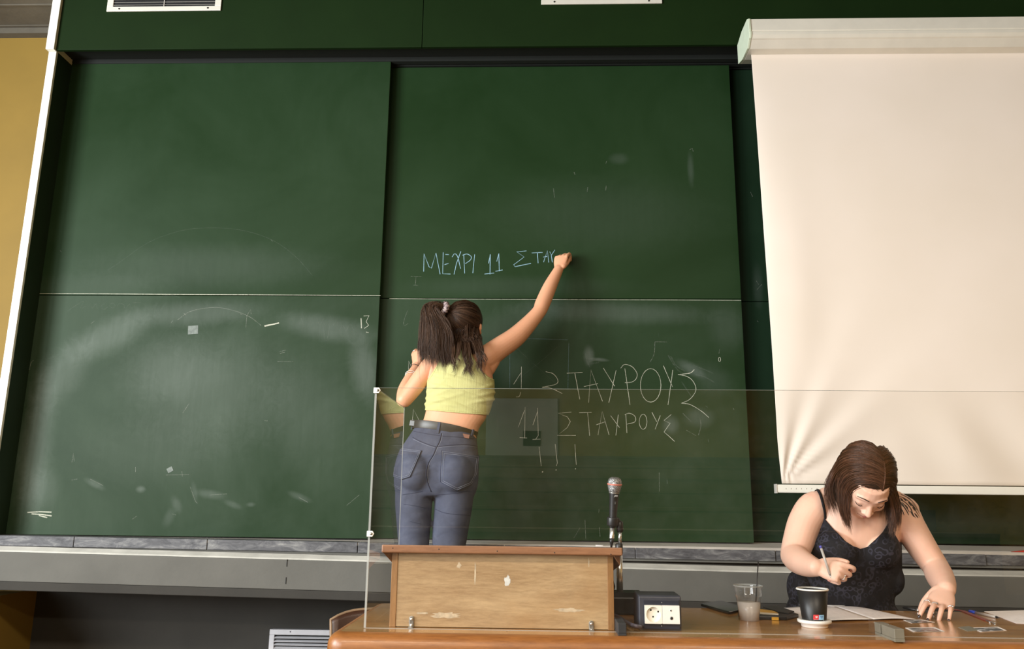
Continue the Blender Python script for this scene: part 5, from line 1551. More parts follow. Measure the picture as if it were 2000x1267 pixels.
    obj('belt_tip', MB().obox(bp + upv * .003, nrm(u0 * .8 + np.array((0, -.04, 0))), upv, nrm(np.cross(nrm(u0 * .8 + np.array((0, -.04, 0))), upv)), .018, .014, .003), lea, be, bevel=.004, origin=tuple(T.location))
    # ---- body
    bm_ = MB()
    tors = [sec((806, 872), (926, 880), 3.605, .095), sec((812, 848), (930, 862), 3.61, .088), sec((824, 828), (935, 838), 3.615, .082), sec((831, 808), (948, 818), 3.62, .082), sec((835, 785), (958, 793), 3.63, .088), sec((836, 760), (963, 766), 3.635, .095), sec((838, 735), (963, 740), 3.64, .096), sec((843, 712), (958, 716), 3.645, .088), sec((858, 694), (945, 694), 3.65, .066), sec((876, 680), (925, 680), 3.655, .048)]
    tm = MB(); loft(tm, tors, 40, 5, 2.3)
    # shoulder blades
    for px, py in ((872, 722), (930, 722)):
        ball(tm, at(px, py, 3.580), I3, (.040, .022, .055))
    ball(tm, at(875, 745, 3.70), I3, (.055, .06, .055)); ball(tm, at(928, 745, 3.70), I3, (.055, .06, .055))     # front of the chest
    tme = fuse(tm, .005, 8)
    bm_.v += tm.v; bm_.f += tm.f
    limb(bm_, [at(897, 696, 3.655), at(902, 672, 3.665), at(907, 650, 3.68)], [.052, .047, .048], 20, 4)
    # lower body inside the jeans
    for q, (x, y) in zip((-1, 1), legs):
        p = at(809 if q < 0 else 887, 945, 3.60)
        limb(bm_, [at(830 if q < 0 else 872, 880, 3.60), p, np.array((x, 3.60, ZF + .46)), np.array((x, 3.63, ZF + .30)), np.array((x, 3.635, ZF + .06))], [.075, .07, .05, .048, .034], 18, 4)
        limb(bm_, [np.array((x, 3.635, ZF + .07)), np.array((x, 3.68, ZF + .035)), np.array((x, 3.77, ZF + .025))], [.034, .034, .022], 14, 4)
    # right arm, reaching up to the board
    sh, el, wr = at(950, 700, 3.655), at(1050, 612, 3.80), at(1091, 526, 3.912)
    limb(bm_, [at(918, 716, 3.650), at(944, 702, 3.65), at(975, 680, 3.69), at(1010, 655, 3.74), el, at(1060, 592, 3.83), at(1074, 560, 3.87), wr], [.048, .056, .0525, .0475, .0350, .0375, .0345, .0245], 24, 5)
    limb(bm_, [at(925, 745, 3.665), at(948, 724, 3.66), at(963, 704, 3.665)], [.035, .038, .034], 18, 4)       # armpit fold
    J, sd, bk = hand(bm_, wr, at(1101, 482, 3.945) - wr, (-.35, -.9, .1), ((38, 62, 40), (48, 75, 40), (56, 80, 40), (62, 82, 40)), ((.85, .25, -.5), (.95, -.05, -.3)), .92, mirror=1, spread=1.5)
    # left arm, folded up in front of her
    sl, eL, wL = at(846, 708, 3.645), at(789, 781, 3.635), at(816, 715, 3.80)
    limb(bm_, [at(872, 712, 3.645), at(848, 710, 3.645), at(825, 735, 3.64), at(806, 760, 3.638), eL], [.045, .047, .043, .040, .036], 22, 5)
    limb(bm_, [eL, at(792, 762, 3.68), at(803, 738, 3.74), wL], [.036, .036, .031, .024], 22, 5)
    J2, sd2, bk2 = hand(bm_, wL, at(813, 672, 3.835) - wL, (-.6, -.75, 0), ((35, 50, 30), (55, 70, 40), (65, 75, 40), (70, 75, 40)), ((.9, .2, -.5), (.9, -.2, -.5)), .9, mirror=-1, spread=2)
    # head turned up towards the writing
    hc = at(908, 640, 3.70); fw = nrm((.30, .90, .22)); up = nrm(np.array((.10, -.18, 1.0)) - fw * (np.array((.10, -.18, 1.0)) @ fw)); rt = np.cross(fw, up)
    Ph = head(bm_, hc, rt, fw, up, .98)
    me = fuse(bm_, .0032, 6)
    bo, bb = body_obj('body', me, skin, T)
    hairm = hair_mat('dark_brown_hair', (.014, .007, .0045), (.145, .078, .046))
    face_details(Ph, T, hairm, simple('lips', srgb(176, 96, 88), .45, var=.05))
    # ---- crop top: ribbed, narrow shoulder-baring back
    kn = NT('ribbed_knit')
    rib = kn.n('TexWave', {'Vector': kn.map(scale=(1, .3, .02)), 'Scale': 62, 'Distortion': .3}, bands_direction='X').outputs[0]
    kn.base(kn.ramp(kn.noise(9, 3, .5), [(.3, srgb(198, 196, 130)), (.7, srgb(208, 205, 142))]), .8)
    fold = kn.n('TexWave', {'Vector': kn.map(rot=(0, math.radians(-14), 0)), 'Scale': 5.5, 'Distortion': 5.5, 'Detail': 2, 'Detail Scale': .8}, bands_direction='Z').outputs[0]
    fz = kn.rng(kn.n('SeparateXYZ', {0: kn.coord()}).outputs[2], 1.16, 1.30, 1, 0)
    kn.bump(kn.math('ADD', kn.math('MULTIPLY', kn.math('MULTIPLY', kn.rng(fold, .5, 1), 1.0), .8), kn.math('MULTIPLY', rib, .10)), .5, .010)
    edge = [(815, 800), (815, 772), (833, 747), (840, 738), (850, 722), (858, 708), (866, 696), (880, 682), (915, 682), (925, 700), (938, 722), (952, 736), (970, 745), (985, 770), (985, 812), (958, 810), (900, 807), (833, 801)]
    def wrk(V):
        P = project(V); x, y = P[:, 0], P[:, 1]
        f = np.zeros(len(V))
        for (xa, ya, xb, yb, w_, a) in ((832, 790, 905, 768, 3.2, .0042), (834, 778, 880, 760, 3, .003), (965, 778, 915, 788, 3, .0045), (965, 766, 925, 775, 3, .0035), (838, 765, 870, 742, 3, .0025), (958, 752, 935, 760, 3, .003), (860, 792, 930, 792, 2.6, .0022)):
            a0 = np.array((xa, ya)); e = np.array((xb - xa, yb - ya), float); t = np.clip(((P - a0) @ e) / (e @ e), 0, 1); d = np.linalg.norm(P - a0 - t[:, None] * e, axis=1)
            f += 1.7 * a * np.exp(-(d / w_) ** 2) * (1 - t * .8)
        f += .0022 * np.exp(-np.clip(806 - y, 0, 99) / 5) * 0
        return f
    tp = garment('crop_top', tme, lambda V, N: poly_field(project(V), edge), .0045, kn.m, T, .0025, wrk)
    V2, N2, F2 = arrays(tme); tb = BVHTree.FromPolygons([tuple(v) for v in V2 + N2 * .006], [tuple(t) for t in F2])
    for pts in ([(833, 747), (840, 738), (850, 722), (858, 708), (866, 696), (880, 682)], [(915, 682), (925, 700), (938, 722), (952, 736), (965, 743)]):
        mb = MB(); draped_line(mb, tb, pts, .0028, -.001); obj('binding', mb, kn.m, tp)
    mb = MB(); draped_line(mb, tb, [(834, 798), (865, 800), (900, 803), (930, 805), (956, 806)], .0014, -.0008); obj('hem_seam', mb, kn.m, tp)
    # ---- hair
    sc_ = at(868, 603, 3.595)
    inv = np.array([rt, fw, up])
    loc = lambda p: inv @ (np.array(p) - hc)
    cp = MB(); ball(cp, Ph(0, -.014, .036), np.array([rt, fw, up]), (.084, .100, .090)); ball(cp, Ph(0, -.045, -.02), np.array([rt, fw, up]), (.072, .066, .072))
    cme = fuse(cp, .006, 6)
    def capf(V, N):
        L = (V - hc) @ inv.T; return np.minimum(.055 - L[:, 1] - np.maximum(0, -L[:, 2]) * .5 + np.maximum(0, L[:, 2] - .02) * .9, 1.0)
    hc_o = garment('hair_cap', cme, capf, .0, hairm, T, .003)
    paths = []
    E = lambda d, g=1.0: Ph(*(np.array((0, -.014, .036)) + nrm(d) * np.array((.086, .102, .092)) * g))
    sdir = nrm(loc(sc_) - np.array((0, -.014, .036)))
    for i in range(260):       # combed towards the band
        a = random.uniform(0, 2 * math.pi); t = np.cross(sdir, (.1, .2, 1)); t = nrm(t); b2 = np.cross(sdir, t)
        ang = random.uniform(75, 118)
        d1 = nrm(sdir * math.cos(math.radians(ang)) + (t * math.cos(a) + b2 * math.sin(a)) * math.sin(math.radians(ang)))
        if d1[1] > .75 and d1[2] < .5: continue
        pts = [E(nrm(d1 * (1 - q) + sdir * q), 1.0 + .02 * random.random()) for q in (0, .25, .5, .75, .93)] + [sc_ + np.array([random.gauss(0, .006) for _ in range(3)])]
        paths.append(pts)
    def fall(x0, y0, Y0_, x1, y1, Y1_, bow, curl=0.0, ph=0.0, dep=.012):
        P0, P1 = at(x0, y0, Y0_), at(x1, y1, Y1_); out = []
        for q in np.linspace(0, 1, 9):
            p = P0 * (1 - q) + P1 * q; p = p + np.array((bow * math.sin(math.pi * q ** .7), -dep * math.sin(math.pi * q ** .8), 0))
            if curl and q > .45:
                p = p + np.array((math.cos(q * 15 + ph), math.sin(q * 15 + ph) * .8, 0)) * curl * (q - .45) * 2
            out.append(p)
        return out
    for i in range(560):       # the tail
        u = random.random(); v = random.random()
        x1 = 822 + 62 * u + random.gauss(0, 2); y1 = 697 + random.gauss(0, 13) + (40 * max(0, u - .5)) + (24 if random.random() < .06 else 0)
        x1_ = x1 + (4 if u > .6 else 0)
        P0 = sc_ + np.array((random.gauss(0, .008), random.gauss(0, .006), random.gauss(0, .008)))
        top = at(850 - 22 * (1 - u) + random.gauss(0, 2), 598 + 12 * abs(u - .4) + random.gauss(0, 2.5), 3.575 - .02 * v)
        mid = at(822 + 58 * u + random.gauss(0, 1.5), 645 + random.gauss(0, 4), 3.555 - .03 * v + .05 * abs(u - .5))
        lo_ = at(819 + 64 * u + random.gauss(0, 1.5), 682 + random.gauss(0, 4), 3.550 - .025 * v + .05 * abs(u - .5))
        paths.append([P0, P0 * .55 + top * .45 + np.array((0, -.006, .010)), top, mid, lo_, at(x1_, y1, 3.545 - .015 * v + .05 * abs(u - .5))])
    for i in range(260):       # the loose half hanging at the nape
        u = random.random()
        paths.append(fall(882 + 54 * u, 652 + random.gauss(0, 13), 3.612 + .05 * abs(u - .5) * 2, 876 + 62 * u + random.gauss(0, 3), 688 + random.gauss(0, 17), 3.575 + .05 * abs(u - .5), random.gauss(0, .006), .007, u * 9 + random.gauss(0, .4)))
    for (x0, x1, y1, n_) in ((905, 912, 735, 8), (912, 922, 744, 7), (925, 938, 728, 8), (935, 946, 716, 7), (885, 884, 733, 7), (930, 944, 740, 3), (898, 893, 722, 5)):
        for j in range(n_):
            paths.append(fall(x0 + random.gauss(0, 2.5), 662, 3.60, x1 + random.gauss(0, 2), y1 + random.gauss(0, 5), 3.530, .004, random.uniform(.009, .017), x0 * .37 + random.gauss(0, .25), .030))
    strands('hair', paths, .00085, hairm, T, 7)
    core = MB()
    loft(core, [(sc_, np.array((.010, 0, 0)), np.array((0, .008, .004))), (at(852, 606, 3.578), np.array((.020, 0, .006)), np.array((0, .016, 0))), (at(846, 630, 3.570), np.array((.048, 0, 0)), np.array((0, .022, 0))), (at(849, 655, 3.568), np.array((.058, 0, 0)), np.array((0, .024, 0))), (at(852, 675, 3.570), np.array((.056, 0, 0)), np.array((0, .018, 0))), (at(853, 690, 3.572), np.array((.046, 0, 0)), np.array((0, .008, 0)))], 24, 5)
    loft(core, [(at(908, 640, 3.640), np.array((.060, 0, 0)), np.array((0, .03, 0))), (at(908, 662, 3.622), np.array((.058, 0, 0)), np.array((0, .022, 0))), (at(907, 680, 3.605), np.array((.046, 0, 0)), np.array((0, .012, 0)))], 24, 5)
    obj('hair_core', core, hairm, T)
    # scrunchie: a ruffled ring
    scm = NT('mauve_scrunchie'); vz = scm.n('TexVoronoi', {'Vector': scm.coord(), 'Scale': 90}).outputs[0]; scm.base(scm.ramp(vz, [(.3, srgb(70, 56, 60)), (.5, srgb(150, 130, 132)), (.8, srgb(186, 170, 168))]), .7)
    axs = nrm(sc_ - Ph(0, -.014, .036)); t = nrm(np.cross(axs, (0, 0, 1))); b2 = np.cross(axs, t); vs = []; fs = []; NA, NB = 60, 12
    for i in range(NA):
        a = 2 * math.pi * i / NA
        for j in range(NB):
            b_ = 2 * math.pi * j / NB; rr = .0125 * (1 + .22 * math.sin(a * 11) + .12 * math.sin(a * 23 + b_ * 2)); R0 = .021
            vs.append(sc_ + axs * .004 + (t * math.cos(a) + b2 * math.sin(a)) * (R0 + rr * math.cos(b_)) + axs * rr * math.sin(b_))
    for i in range(NA):
        for j in range(NB):
            fs.append((i * NB + j, ((i + 1) % NA) * NB + j, ((i + 1) % NA) * NB + (j + 1) % NB, i * NB + (j + 1) % NB))
    obj('scrunchie', MB().add(vs, fs, True), scm.m, T)
    # bracelets, rings, shoes
    fa = nrm(wL - eL)
    for q, (f_, m_, rr) in enumerate(((.60, M['white_plastic'], .0285), (.64, M['white_plastic'], .0283), (.86, M['black_matte'], .0262))):
        c = eL + (wL - eL) * f_; c = at(801 if q < 2 else 809, (733, 729, 716)[q], c[1]) * .5 + c * .5
        u = nrm(np.cross(fa, (0, 1, 0))); v = np.cross(fa, u)
        mb = MB(); mb.tube([c + (u * math.cos(2 * math.pi * i / 24) + v * math.sin(2 * math.pi * i / 24)) * (rr + .002) for i in range(25)], .0013, 6); obj('bracelet', mb, m_, T)
    ring_on(T, J2[0], 1, .5, .0095, M['chrome'])
    for (x, y) in legs:
        mb = MB(); loft(mb, [((x, y - .055, ZF + .035), (.034, 0, 0), (0, 0, .034)), ((x, y, ZF + .045), (.041, 0, 0), (0, 0, .045)), ((x, y + .07, ZF + .034), (.045, 0, 0), (0, 0, .034)), ((x, y + .14, ZF + .026), (.045, 0, 0), (0, 0, .026)), ((x, y + .185, ZF + .020), (.028, 0, 0), (0, 0, .018))], 24, 4)
        obj('shoe', mb, M['white_plastic'], T)
    # chalk in her fingers
    tipc = (J[0][3] + J[4][3]) / 2; tp_ = tipc + np.array((-.012, 0, .008)); tp_[1] = 3.993; tipc = tipc * .5 + J[0][2] * .5
    ch = obj('chalk_stick', MB().tube([tp_, tp_ + nrm(tipc - tp_) * .045], .0042, 12), simple('blue_chalk_stick', srgb(150, 190, 215), .9, var=.05), origin=tuple(tp_))
    tag(ch, 'stub of blue chalk in the writing hand of the standing woman', 'chalk')
    # the step she stands on
    xc = at(845, 1000, 3.62)[0]
    pl = thing('step_platform', 'low wooden step in front of the boards under the standing woman', 'platform', (xc, 3.62, 0))
    for i in range(4):
        obj('plank', MB().box(xc - .26, xc + .30, 3.40 + .10 * i + .001, 3.499 + .10 * i, ZF - .025, ZF), M['floor'], pl, bevel=.002)
    for sx in (-1, 1):
        obj('side', MB().box(xc + (.27 if sx > 0 else -.23) - .015, xc + (.27 if sx > 0 else -.23) + .015, 3.41, 3.79, 0, ZF - .025), M['floor'], pl)
    obj('front', MB().box(xc - .215, xc + .255, 3.41, 3.43, 0, ZF - .025), M['floor'], pl)


standing()
# ================================================================ the seated woman writing at the table
def seated():
    T = thing('person', 'woman in dark patterned strappy top seated at the table writing', 'person', (at(1650, 1180, 3.0)[0], 3.0, 0))
    skin = skin_mat('fair_skin', srgb(236, 190, 166), srgb(230, 172, 148))
    def sec(l, r, y, Yc, dep):
        L, R = at(l, y, Yc), at(r, y, Yc); return ((L + R) / 2, (R - L) / 2, np.array((0, dep, 0)))
    xc = at(1648, 1180, 3.02)[0]
    tm = MB()
    low = [((xc, 3.03, .50), np.array((.185, 0, 0)), np.array((0, .135, 0))), ((xc, 3.03, .60), np.array((.205, 0, 0)), np.array((0, .145, 0))), ((xc, 3.025, .70), np.array((.198, 0, 0)), np.array((0, .140, 0)))]
    rows = [sec(1545, 1738, 1180, 3.02, .132), sec(1556, 1738, 1160, 3.015, .125), sec(1562, 1746, 1140, 3.01, .124), sec(1568, 1751, 1110, 3.0, .124), sec(1576, 1751, 1080, 2.985, .122), sec(1584, 1751, 1050, 2.97, .116), sec(1590, 1756, 1020, 2.96, .108), sec(1598, 1755, 995, 2.95, .094), sec(1618, 1738, 975, 2.945, .074), sec(1642, 1716, 958, 2.94, .056)]
    loft(tm, low + rows, 44, 5, 2.3)
    for px in (1634, 1712):
        ball(tm, at(px, 1072, 2.905), I3, (.072, .070, .066))
    ball(tm, at(1738, 1128, 2.99), I3, (.030, .08, .055)); ball(tm, at(1560, 1150, 3.0), I3, (.03, .07, .06))
    tme = fuse(tm, .005, 22)
    bm_ = MB(); bm_.v += tm.v; bm_.f += tm.f
    # shoulders and collar
    limb(bm_, [at(1588, 993, 2.945), at(1630, 972, 2.945), at(1680, 966, 2.945), at(1728, 974, 2.945), at(1768, 998, 2.945)], [.050, .046, .050, .046, .050], 22, 5)
    # neck runs forward: the head hangs over the papers
    hc = at(1688, 944, 2.815)
    limb(bm_, [at(1680, 968, 2.95), at(1683, 955, 2.91), at(1687, 945, 2.865)], [.060, .054, .053], 22, 4)
    fw = nrm((-.10, -.52, -.85)); up = np.array((.03, -.85, .52)); up = nrm(up - fw * (up @ fw)); rt = np.cross(fw, up)
    Ph = head(bm_, hc, rt, fw, up, 1.0)
    # her right arm (left in the photo): elbow out, hand with pen above the page
    S1, E1, W1 = at(1591, 992, 2.945), at(1551, 1084, 2.905), at(1594, 1108, 2.715)
    limb(bm_, [at(1612, 990, 2.95), S1, at(1572, 1020, 2.94), at(1560, 1055, 2.925), E1], [.050, .058, .0565, .0525, .0465], 24, 5)
    limb(bm_, [E1, at(1560, 1094, 2.85), at(1577, 1103, 2.78), W1], [.0465, .045, .038, .0285], 24, 5)
    W1b = W1
    d1 = at(1636, 1116, 2.675) - W1
    J1, s1, b1 = hand(bm_, W1, d1, (-.35, -.85, .38), ((34, 60, 30), (62, 72, 30), (74, 78, 35), (82, 78, 35)), ((.75, .45, -.25), (.95, .05, -.30)), .86, mirror=-1, spread=2.5)
    # her left arm reaches down to the cards
    S2, E2, W2 = at(1758, 998, 2.945), at(1828, 1108, 2.905), at(1848, 1150, 2.715)
    limb(bm_, [at(1738, 992, 2.95), S2, at(1777, 1030, 2.935), at(1802, 1070, 2.92), E2], [.050, .057, .0535, .0485, .0425], 24, 5)
    limb(bm_, [E2, at(1835, 1124, 2.85), at(1842, 1138, 2.78), W2], [.0425, .0435, .0385, .0290], 24, 5)
    kn = at(1836, 1180, 2.668)
    J2, s2, b2 = hand(bm_, W2, kn - W2, (-.10, -.62, .78), ((30, 36, 24), (30, 42, 26), (30, 44, 28), (30, 46, 30)), ((.75, .50, -.45), (.80, .1, -.55)), .95, mirror=1, spread=5, table=ZT_ + .001)
    # legs under the table
    for q in (-1, 1):
        limb(bm_, [np.array((xc + .09 * q, 3.02, .55)), np.array((xc + .10 * q, 2.80, .555)), np.array((xc + .10 * q, 2.60, .545))], [.092, .085, .062], 20, 4)
        limb(bm_, [np.array((xc + .10 * q, 2.60, .535)), np.array((xc + .10 * q, 2.66, .30)), np.array((xc + .10 * q, 2.68, .07))], [.060, .056, .036], 20, 4)
        limb(bm_, [np.array((xc + .10 * q, 2.69, .06)), np.array((xc + .10 * q, 2.62, .04)), np.array((xc + .10 * q, 2.52, .028))], [.036, .034, .024], 14, 4)
    me = fuse(bm_, .0032, 6)
    bo, bb = body_obj('body', me, skin, T)
    # ---- strappy top: black with a faint grey-blue print
    fb = NT('dark_print_cloth'); vz = fb.n('TexVoronoi', {'Vector': fb.coord(), 'Scale': 62}, feature='SMOOTH_F1').outputs[0]; ringz = fb.math('ABSOLUTE', fb.math('SUBTRACT', vz, .38)); msk = fb.math('MULTIPLY', fb.rng(ringz, .03, .10, 1, 0), fb.rng(fb.noise(8, 3, .5), .42, .6))
    fb.base(fb.mix(fb.math('MULTIPLY', msk, .38), (.010, .010, .013), (.085, .085, .125)), .8, Specular_IOR_Level=.2)
    fb.bump(fb.math('ADD', fb.noise(9, 3, .5, .6), fb.math('MULTIPLY', fb.noise(500, 2, .5), .05)), .5, .012)
    edge = [(1611, 1012), (1621, 1024), (1634, 1041), (1650, 1058), (1664, 1067), (1679, 1071), (1695, 1067), (1710, 1054), (1722, 1039), (1734, 1019), (1740, 1028), (1745, 1044), (1752, 1058), (1775, 1066), (1780, 1300), (1500, 1300), (1500, 1075), (1575, 1062), (1586, 1053), (1598, 1036)]
    def fld(V, N):
        front = poly_field(project(V), edge)
        back = (at(1650, 1062, 2.97)[2] - V[:, 2]) * 500
        return np.where(N[:, 1] < .25, front, np.minimum(back, 20))
    tp = garment('strappy_top', tme, fld, .0055, fb.m, T, .002)
    V2, N2, F2 = arrays(me)
    for pts in ([(1611, 1013), (1610, 1000), (1607, 985), (1603, 970), (1598, 958), (1592, 949)], [(1735, 1019), (1737, 1005), (1739, 990), (1740, 978), (1741, 968)]):
        run = []
        for q in smooth_pts(pts):
            p, n_ = drape(bb, q[0], q[1], .0022)
            if p is not None and p[1] > 2.80: run.append((p, n_))
        if len(run) > 2:
            # go over the shoulder and down the back
            p, n_ = run[-1]
            for st in range(1, 9):
                a = p + np.array((0, .018 * st, .004 if st < 3 else -.010 * (st - 2)))
                h = bb.find_nearest(Vector(a)); run.append((np.array(h[0]) + np.array(h[1]) * .0022, np.array(h[1])))
            vs = []; fs = []
            for i, (p, n_) in enumerate(run):
                d = nrm(run[min(i + 1, len(run) - 1)][0] - run[max(i - 1, 0)][0]); s_ = nrm(np.cross(d, n_))
                vs += [p - s_ * .0048, p + s_ * .0048, p + s_ * .0048 + n_ * .0016, p - s_ * .0048 + n_ * .0016]
            for i in range(len(run) - 1):
                for q in range(4):
                    fs.append((4 * i + q, 4 * i + (q + 1) % 4, 4 * i + 4 + (q + 1) % 4, 4 * i + 4 + q))
            obj('strap', MB().add(vs, fs, True), fb.m, tp)
    trm = simple('dark_trousers', (.012, .013, .018), .8, var=.2)
    lm = MB()
    for q in (-1, 1):
        limb(lm, [np.array((xc + .09 * q, 3.02, .55)), np.array((xc + .10 * q, 2.80, .555)), np.array((xc + .10 * q, 2.60, .545))], [.098, .091, .070], 20, 4)
        limb(lm, [np.array((xc + .10 * q, 2.60, .535)), np.array((xc + .10 * q, 2.66, .30)), np.array((xc + .10 * q, 2.68, .09))], [.070, .066, .055], 20, 4)
    lme = fuse(lm, .008, 4); garment('trousers', lme, lambda V, N: np.full(len(V), 1.0), 0, trm, T, 0)
    for q in (-1, 1):
        x = xc + .10 * q; mb = MB(); loft(mb, [((x, 2.735, .035), (.032, 0, 0), (0, 0, .034)), ((x, 2.68, .046), (.042, 0, 0), (0, 0, .046)), ((x, 2.60, .036), (.046, 0, 0), (0, 0, .036)), ((x, 2.51, .026), (.045, 0, 0), (0, 0, .026)), ((x, 2.465, .020), (.028, 0, 0), (0, 0, .018))], 24, 4)
        obj('shoe', mb, M['black_matte'], T)
    # ---- hair: parted bob falling forward round the face
    hm = hair_mat('auburn_brown_hair', (.012, .006, .004), (.155, .064, .034), .36)
    face_details(Ph, T, hm, simple('pink_lips', srgb(186, 112, 106), .45, var=.05))
    A = np.array([rt, fw, up]); inv = A
    cp = MB(); ball(cp, Ph(0, -.014, .038), A, (.080, .0935, .0865)); ball(cp, Ph(0, -.046, -.02), A, (.072, .058, .072)); cme = fuse(cp, .004, 10)
    def capf(V, N):
        L = (V - hc) @ inv.T; return np.minimum(.048 - L[:, 1] - np.maximum(0, -L[:, 2] - .01) * .6 + np.maximum(0, L[:, 2] - .02) * .42, 1.0)
    garment('hair_cap', cme, capf, 0.0, hm, T, .003)
    paths = []
    c0 = np.array((0, -.014, .038)); R_ = np.array((.083, .096, .090))
    px_part = -.022 if rt[0] < 0 else .022           # parting lies on the right in the photo
    sgn = 1 if rt[0] > 0 else -1
    for i in range(1150):
        side = -1 if random.random() < .62 else 1     # -1: photo left
        t = random.random() ** 1.25                    # 0 at the forehead, 1 at the back
        yy = .080 - .165 * t
        root = np.array((.024 * sgn, yy, 0)); q = (root - c0 * np.array((1, 1, 0))) / R_
        root[2] = c0[2] + R_[2] * math.sqrt(max(.02, 1 - q[0] ** 2 - q[1] ** 2))
        th0 = math.atan2((root[2] - c0[2]) / R_[2], (root[0] - c0[0]) / R_[0] * 1.0)
        rad = math.hypot((root[2] - c0[2]) / R_[2], (root[0] - c0[0]) / R_[0])
        lift = 1.02 + .035 * random.random()
        pts = []; n_ = 7
        target = math.pi + .12 if side * sgn < 0 else -.12
        drift = -.045 - .03 * random.random() if t > .25 else -.02 - .045 * random.random()
        for k in range(n_):
            f = k / (n_ - 1); a = th0 + (target - th0) * f
            y = max(yy + drift * math.sin(f * math.pi / 2), -.098 + .012 * random.random())
            rr = math.sqrt(max(.12, 1 - ((y - c0[1]) / R_[1]) ** 2)); rr = rad * (1 - f) + rr * f
            lf = lift + .05 * math.sin(math.pi * f) + (.16 * f * f * (t > .3) * random.uniform(.6, 1) if side < 0 else .05 * f * f)
            pts.append(Ph(c0[0] + R_[0] * rr * lf * math.cos(a), y, c0[2] + R_[2] * rr * lf * math.sin(a)))
        p = pts[-1]; d = nrm(pts[-1] - pts[-2]); L = .125 + .06 * random.random() - .02 * (t < .2); fl = (.030 * random.random() + .018) if side < 0 and t > .3 else .006
        g = np.array((0, -.10, -1.0)); inw = -(p - hc); inw[2] = 0; inw = nrm(inw)
        out = [p]
        for k in range(6):
            d = nrm(d * .55 + nrm(g + inw * (.10 + .22 * (k > 2))) * .45); p = p + d * L / 6 + np.array((side * fl / 6 * (1.6 if k < 3 else .2), 0, 0)); out.append(p)
        # the ends must not sink into the shoulders
        res = []
        for p in out[1:]:
            h = bb.find_nearest(Vector(p))
            if h[0] is not None:
                v = p - np.array(h[0]); n__ = np.array(h[1])
                if v @ n__ < .004: p = np.array(h[0]) + n__ * (.004 + .006 * random.random())
            res.append(p)
        paths.append(pts + res)
    strands('hair', paths, .00085, hm, T, 6, .0022)
    # pale parting line
    mb = MB(); pr = []
    for f in np.linspace(0, 1, 10):
        y = .078 - .11 * f; q0, q1 = (.024 * sgn) / R_[0], (y - c0[1]) / R_[1]
        pr.append(Ph(.024 * sgn, y, c0[2] + R_[2] * 1.045 * math.sqrt(max(.02, 1 - q0 ** 2 - q1 ** 2))))
    mb.tube(pr, [.0006] + [.0013] * 8 + [.0006], 6); obj('parting', mb, simple('scalp', srgb(120, 82, 64), .6, var=.1), T)
    # ---- tattoo on the shoulder: dark feathers lying on the skin
    ink = simple('tattoo_ink', (.035, .026, .022), .6, var=.3, scale=90)
    fe = [([(1752, 968), (1764, 972), (1776, 980), (1784, 990), (1790, 1000), (1796, 1010)], 1.6), ([(1756, 975), (1768, 981), (1778, 992), (1783, 1004), (1788, 1011)], 1.4), ([(1754, 982), (1764, 988), (1771, 998), (1775, 1006)], 1.3), ([(1752, 990), (1758, 996), (1762, 1004)], 1.2), ([(1760, 966), (1774, 972), (1786, 984), (1794, 998)], 1.2), ([(1746, 985), (1750, 996), (1752, 1006)], 1.1),
          ([(1764, 972), (1770, 978)], 2.2), ([(1774, 980), (1780, 988)], 2.2), ([(1758, 972), (1764, 978)], 2.0), ([(1768, 986), (1773, 993)], 2.0), ([(1752, 976), (1757, 983)], 2.0), ([(1782, 990), (1787, 997)], 2.0), ([(1744, 974), (1750, 980)], 1.8), ([(1748, 966), (1756, 967)], 1.6), ([(1768, 968), (1778, 974)], 1.2), ([(1742, 995), (1744, 1004)], 1.0), ([(1786, 1002), (1793, 1011)], 2.0), ([(1778, 998), (1785, 1009)], 1.6), ([(1750, 972), (1762, 984), (1768, 994)], 1.5), ([(1758, 964), (1770, 970), (1780, 978)], 1.6), ([(1772, 976), (1782, 986), (1790, 996)], 1.5), ([(1762, 980), (1770, 990), (1776, 1000)], 1.3), ([(1748, 980), (1755, 990), (1758, 1000)], 1.3), ([(1780, 980), (1788, 990), (1796, 1004)], 1.2), ([(1742, 980), (1746, 990), (1747, 1000)], 1.2), ([(1754, 986), (1762, 996), (1766, 1006)], 1.1)]
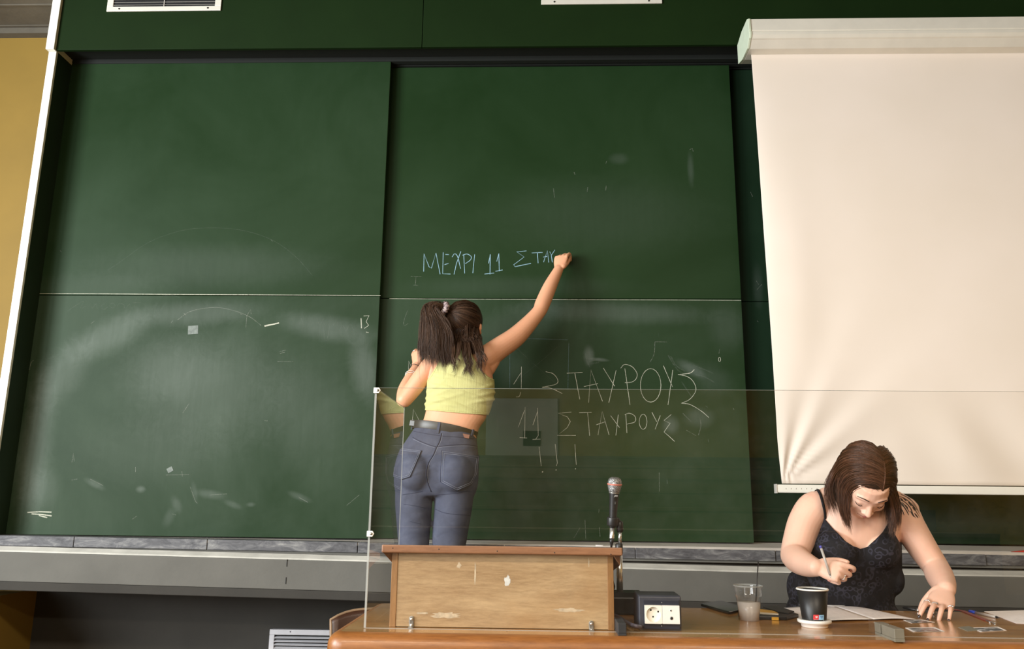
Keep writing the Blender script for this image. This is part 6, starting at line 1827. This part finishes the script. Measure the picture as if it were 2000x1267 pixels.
    for pts, w_ in fe:
        Q = smooth_pts(pts, 6) if len(pts) > 2 else [np.array(pts[0]) * (1 - f) + np.array(pts[1]) * f for f in np.linspace(0, 1, 5)]
        run = [drape(bb, q[0], q[1], .0007) for q in Q]; run = [(p, n_) for p, n_ in run if p is not None and p[1] < 3.05]
        if len(run) < 3: continue
        vs = []; fs = []
        for i, (p, n_) in enumerate(run):
            d = nrm(run[min(i + 1, len(run) - 1)][0] - run[max(i - 1, 0)][0]); s_ = nrm(np.cross(d, n_)); ww = w_ * .0011 * (.35 + math.sin(math.pi * (i + .5) / len(run)))
            vs += [p - s_ * ww, p + s_ * ww]
        obj('tattoo', MB().add(vs, [(2 * i, 2 * i + 1, 2 * i + 3, 2 * i + 2) for i in range(len(run) - 1)], True), ink, T)
    # ---- rings, nails
    ring_on(T, J2[0], 1, .55, .0098, M['chrome'], gem=(-.3, -.8, .4)); ring_on(T, J2[1], 1, .55, .0098, M['steel'], gem=(.1, -.8, .5)); ring_on(T, J2[3], 1, .6, .0085, M['chrome'], gem=(.2, -.8, .5)); ring_on(T, J1[2], 1, .5, .0090, M['chrome'], gem=(-.2, -.8, .6))
    nl = simple('dark_nail', (.02, .008, .010), .2, var=.05); pk = simple('pink_nail', srgb(222, 150, 140), .25, var=.05)
    for J, col_, bk in ((J2, nl, b2), (J1, pk, b1)):
        for f in J[:4]:
            d = nrm(f[-1] - f[-2]); nrm_ = nrm(np.cross(np.cross(d, bk), d)); mb = MB(); ball(mb, f[-1] + nrm_ * .0050 + d * .0015, np.array([np.cross(d, nrm_), d, nrm_]), (.0045, .0060, .0016), 10, 8)
            obj('fingernail', mb, col_, T)
    # ---- the pen in her hand
    p0 = at(1602, 1065, 2.640); p1 = at(1624.5, 1132, 2.640)
    m1 = (J1[0][2] + J1[0][3]) / 2
    t_ = at(1614, 1100, 2.64); 
    sh = np.array((0, m1[1] - .0095 - t_[1], 0))
    q0, q1 = at(1602, 1065, 2.64 + sh[1] + .01), at(1624.5, 1132, 2.64 + sh[1] - .004)
    pen(q0, q1, .0040, [('end_plug', 0, .08, [(.9, 0), (1.05, .3), (1.05, 1)], navy), ('barrel', .08, .84, cyl, M['barrel']), ('tip', .84, 1.0, [(.9, 0), (.2, 1)], M['steel'])], 'clear ballpoint pen held in the right hand of the seated woman')
    chair(xc, 3.06, 0.0, 'brown shell chair under the seated woman')


seated()
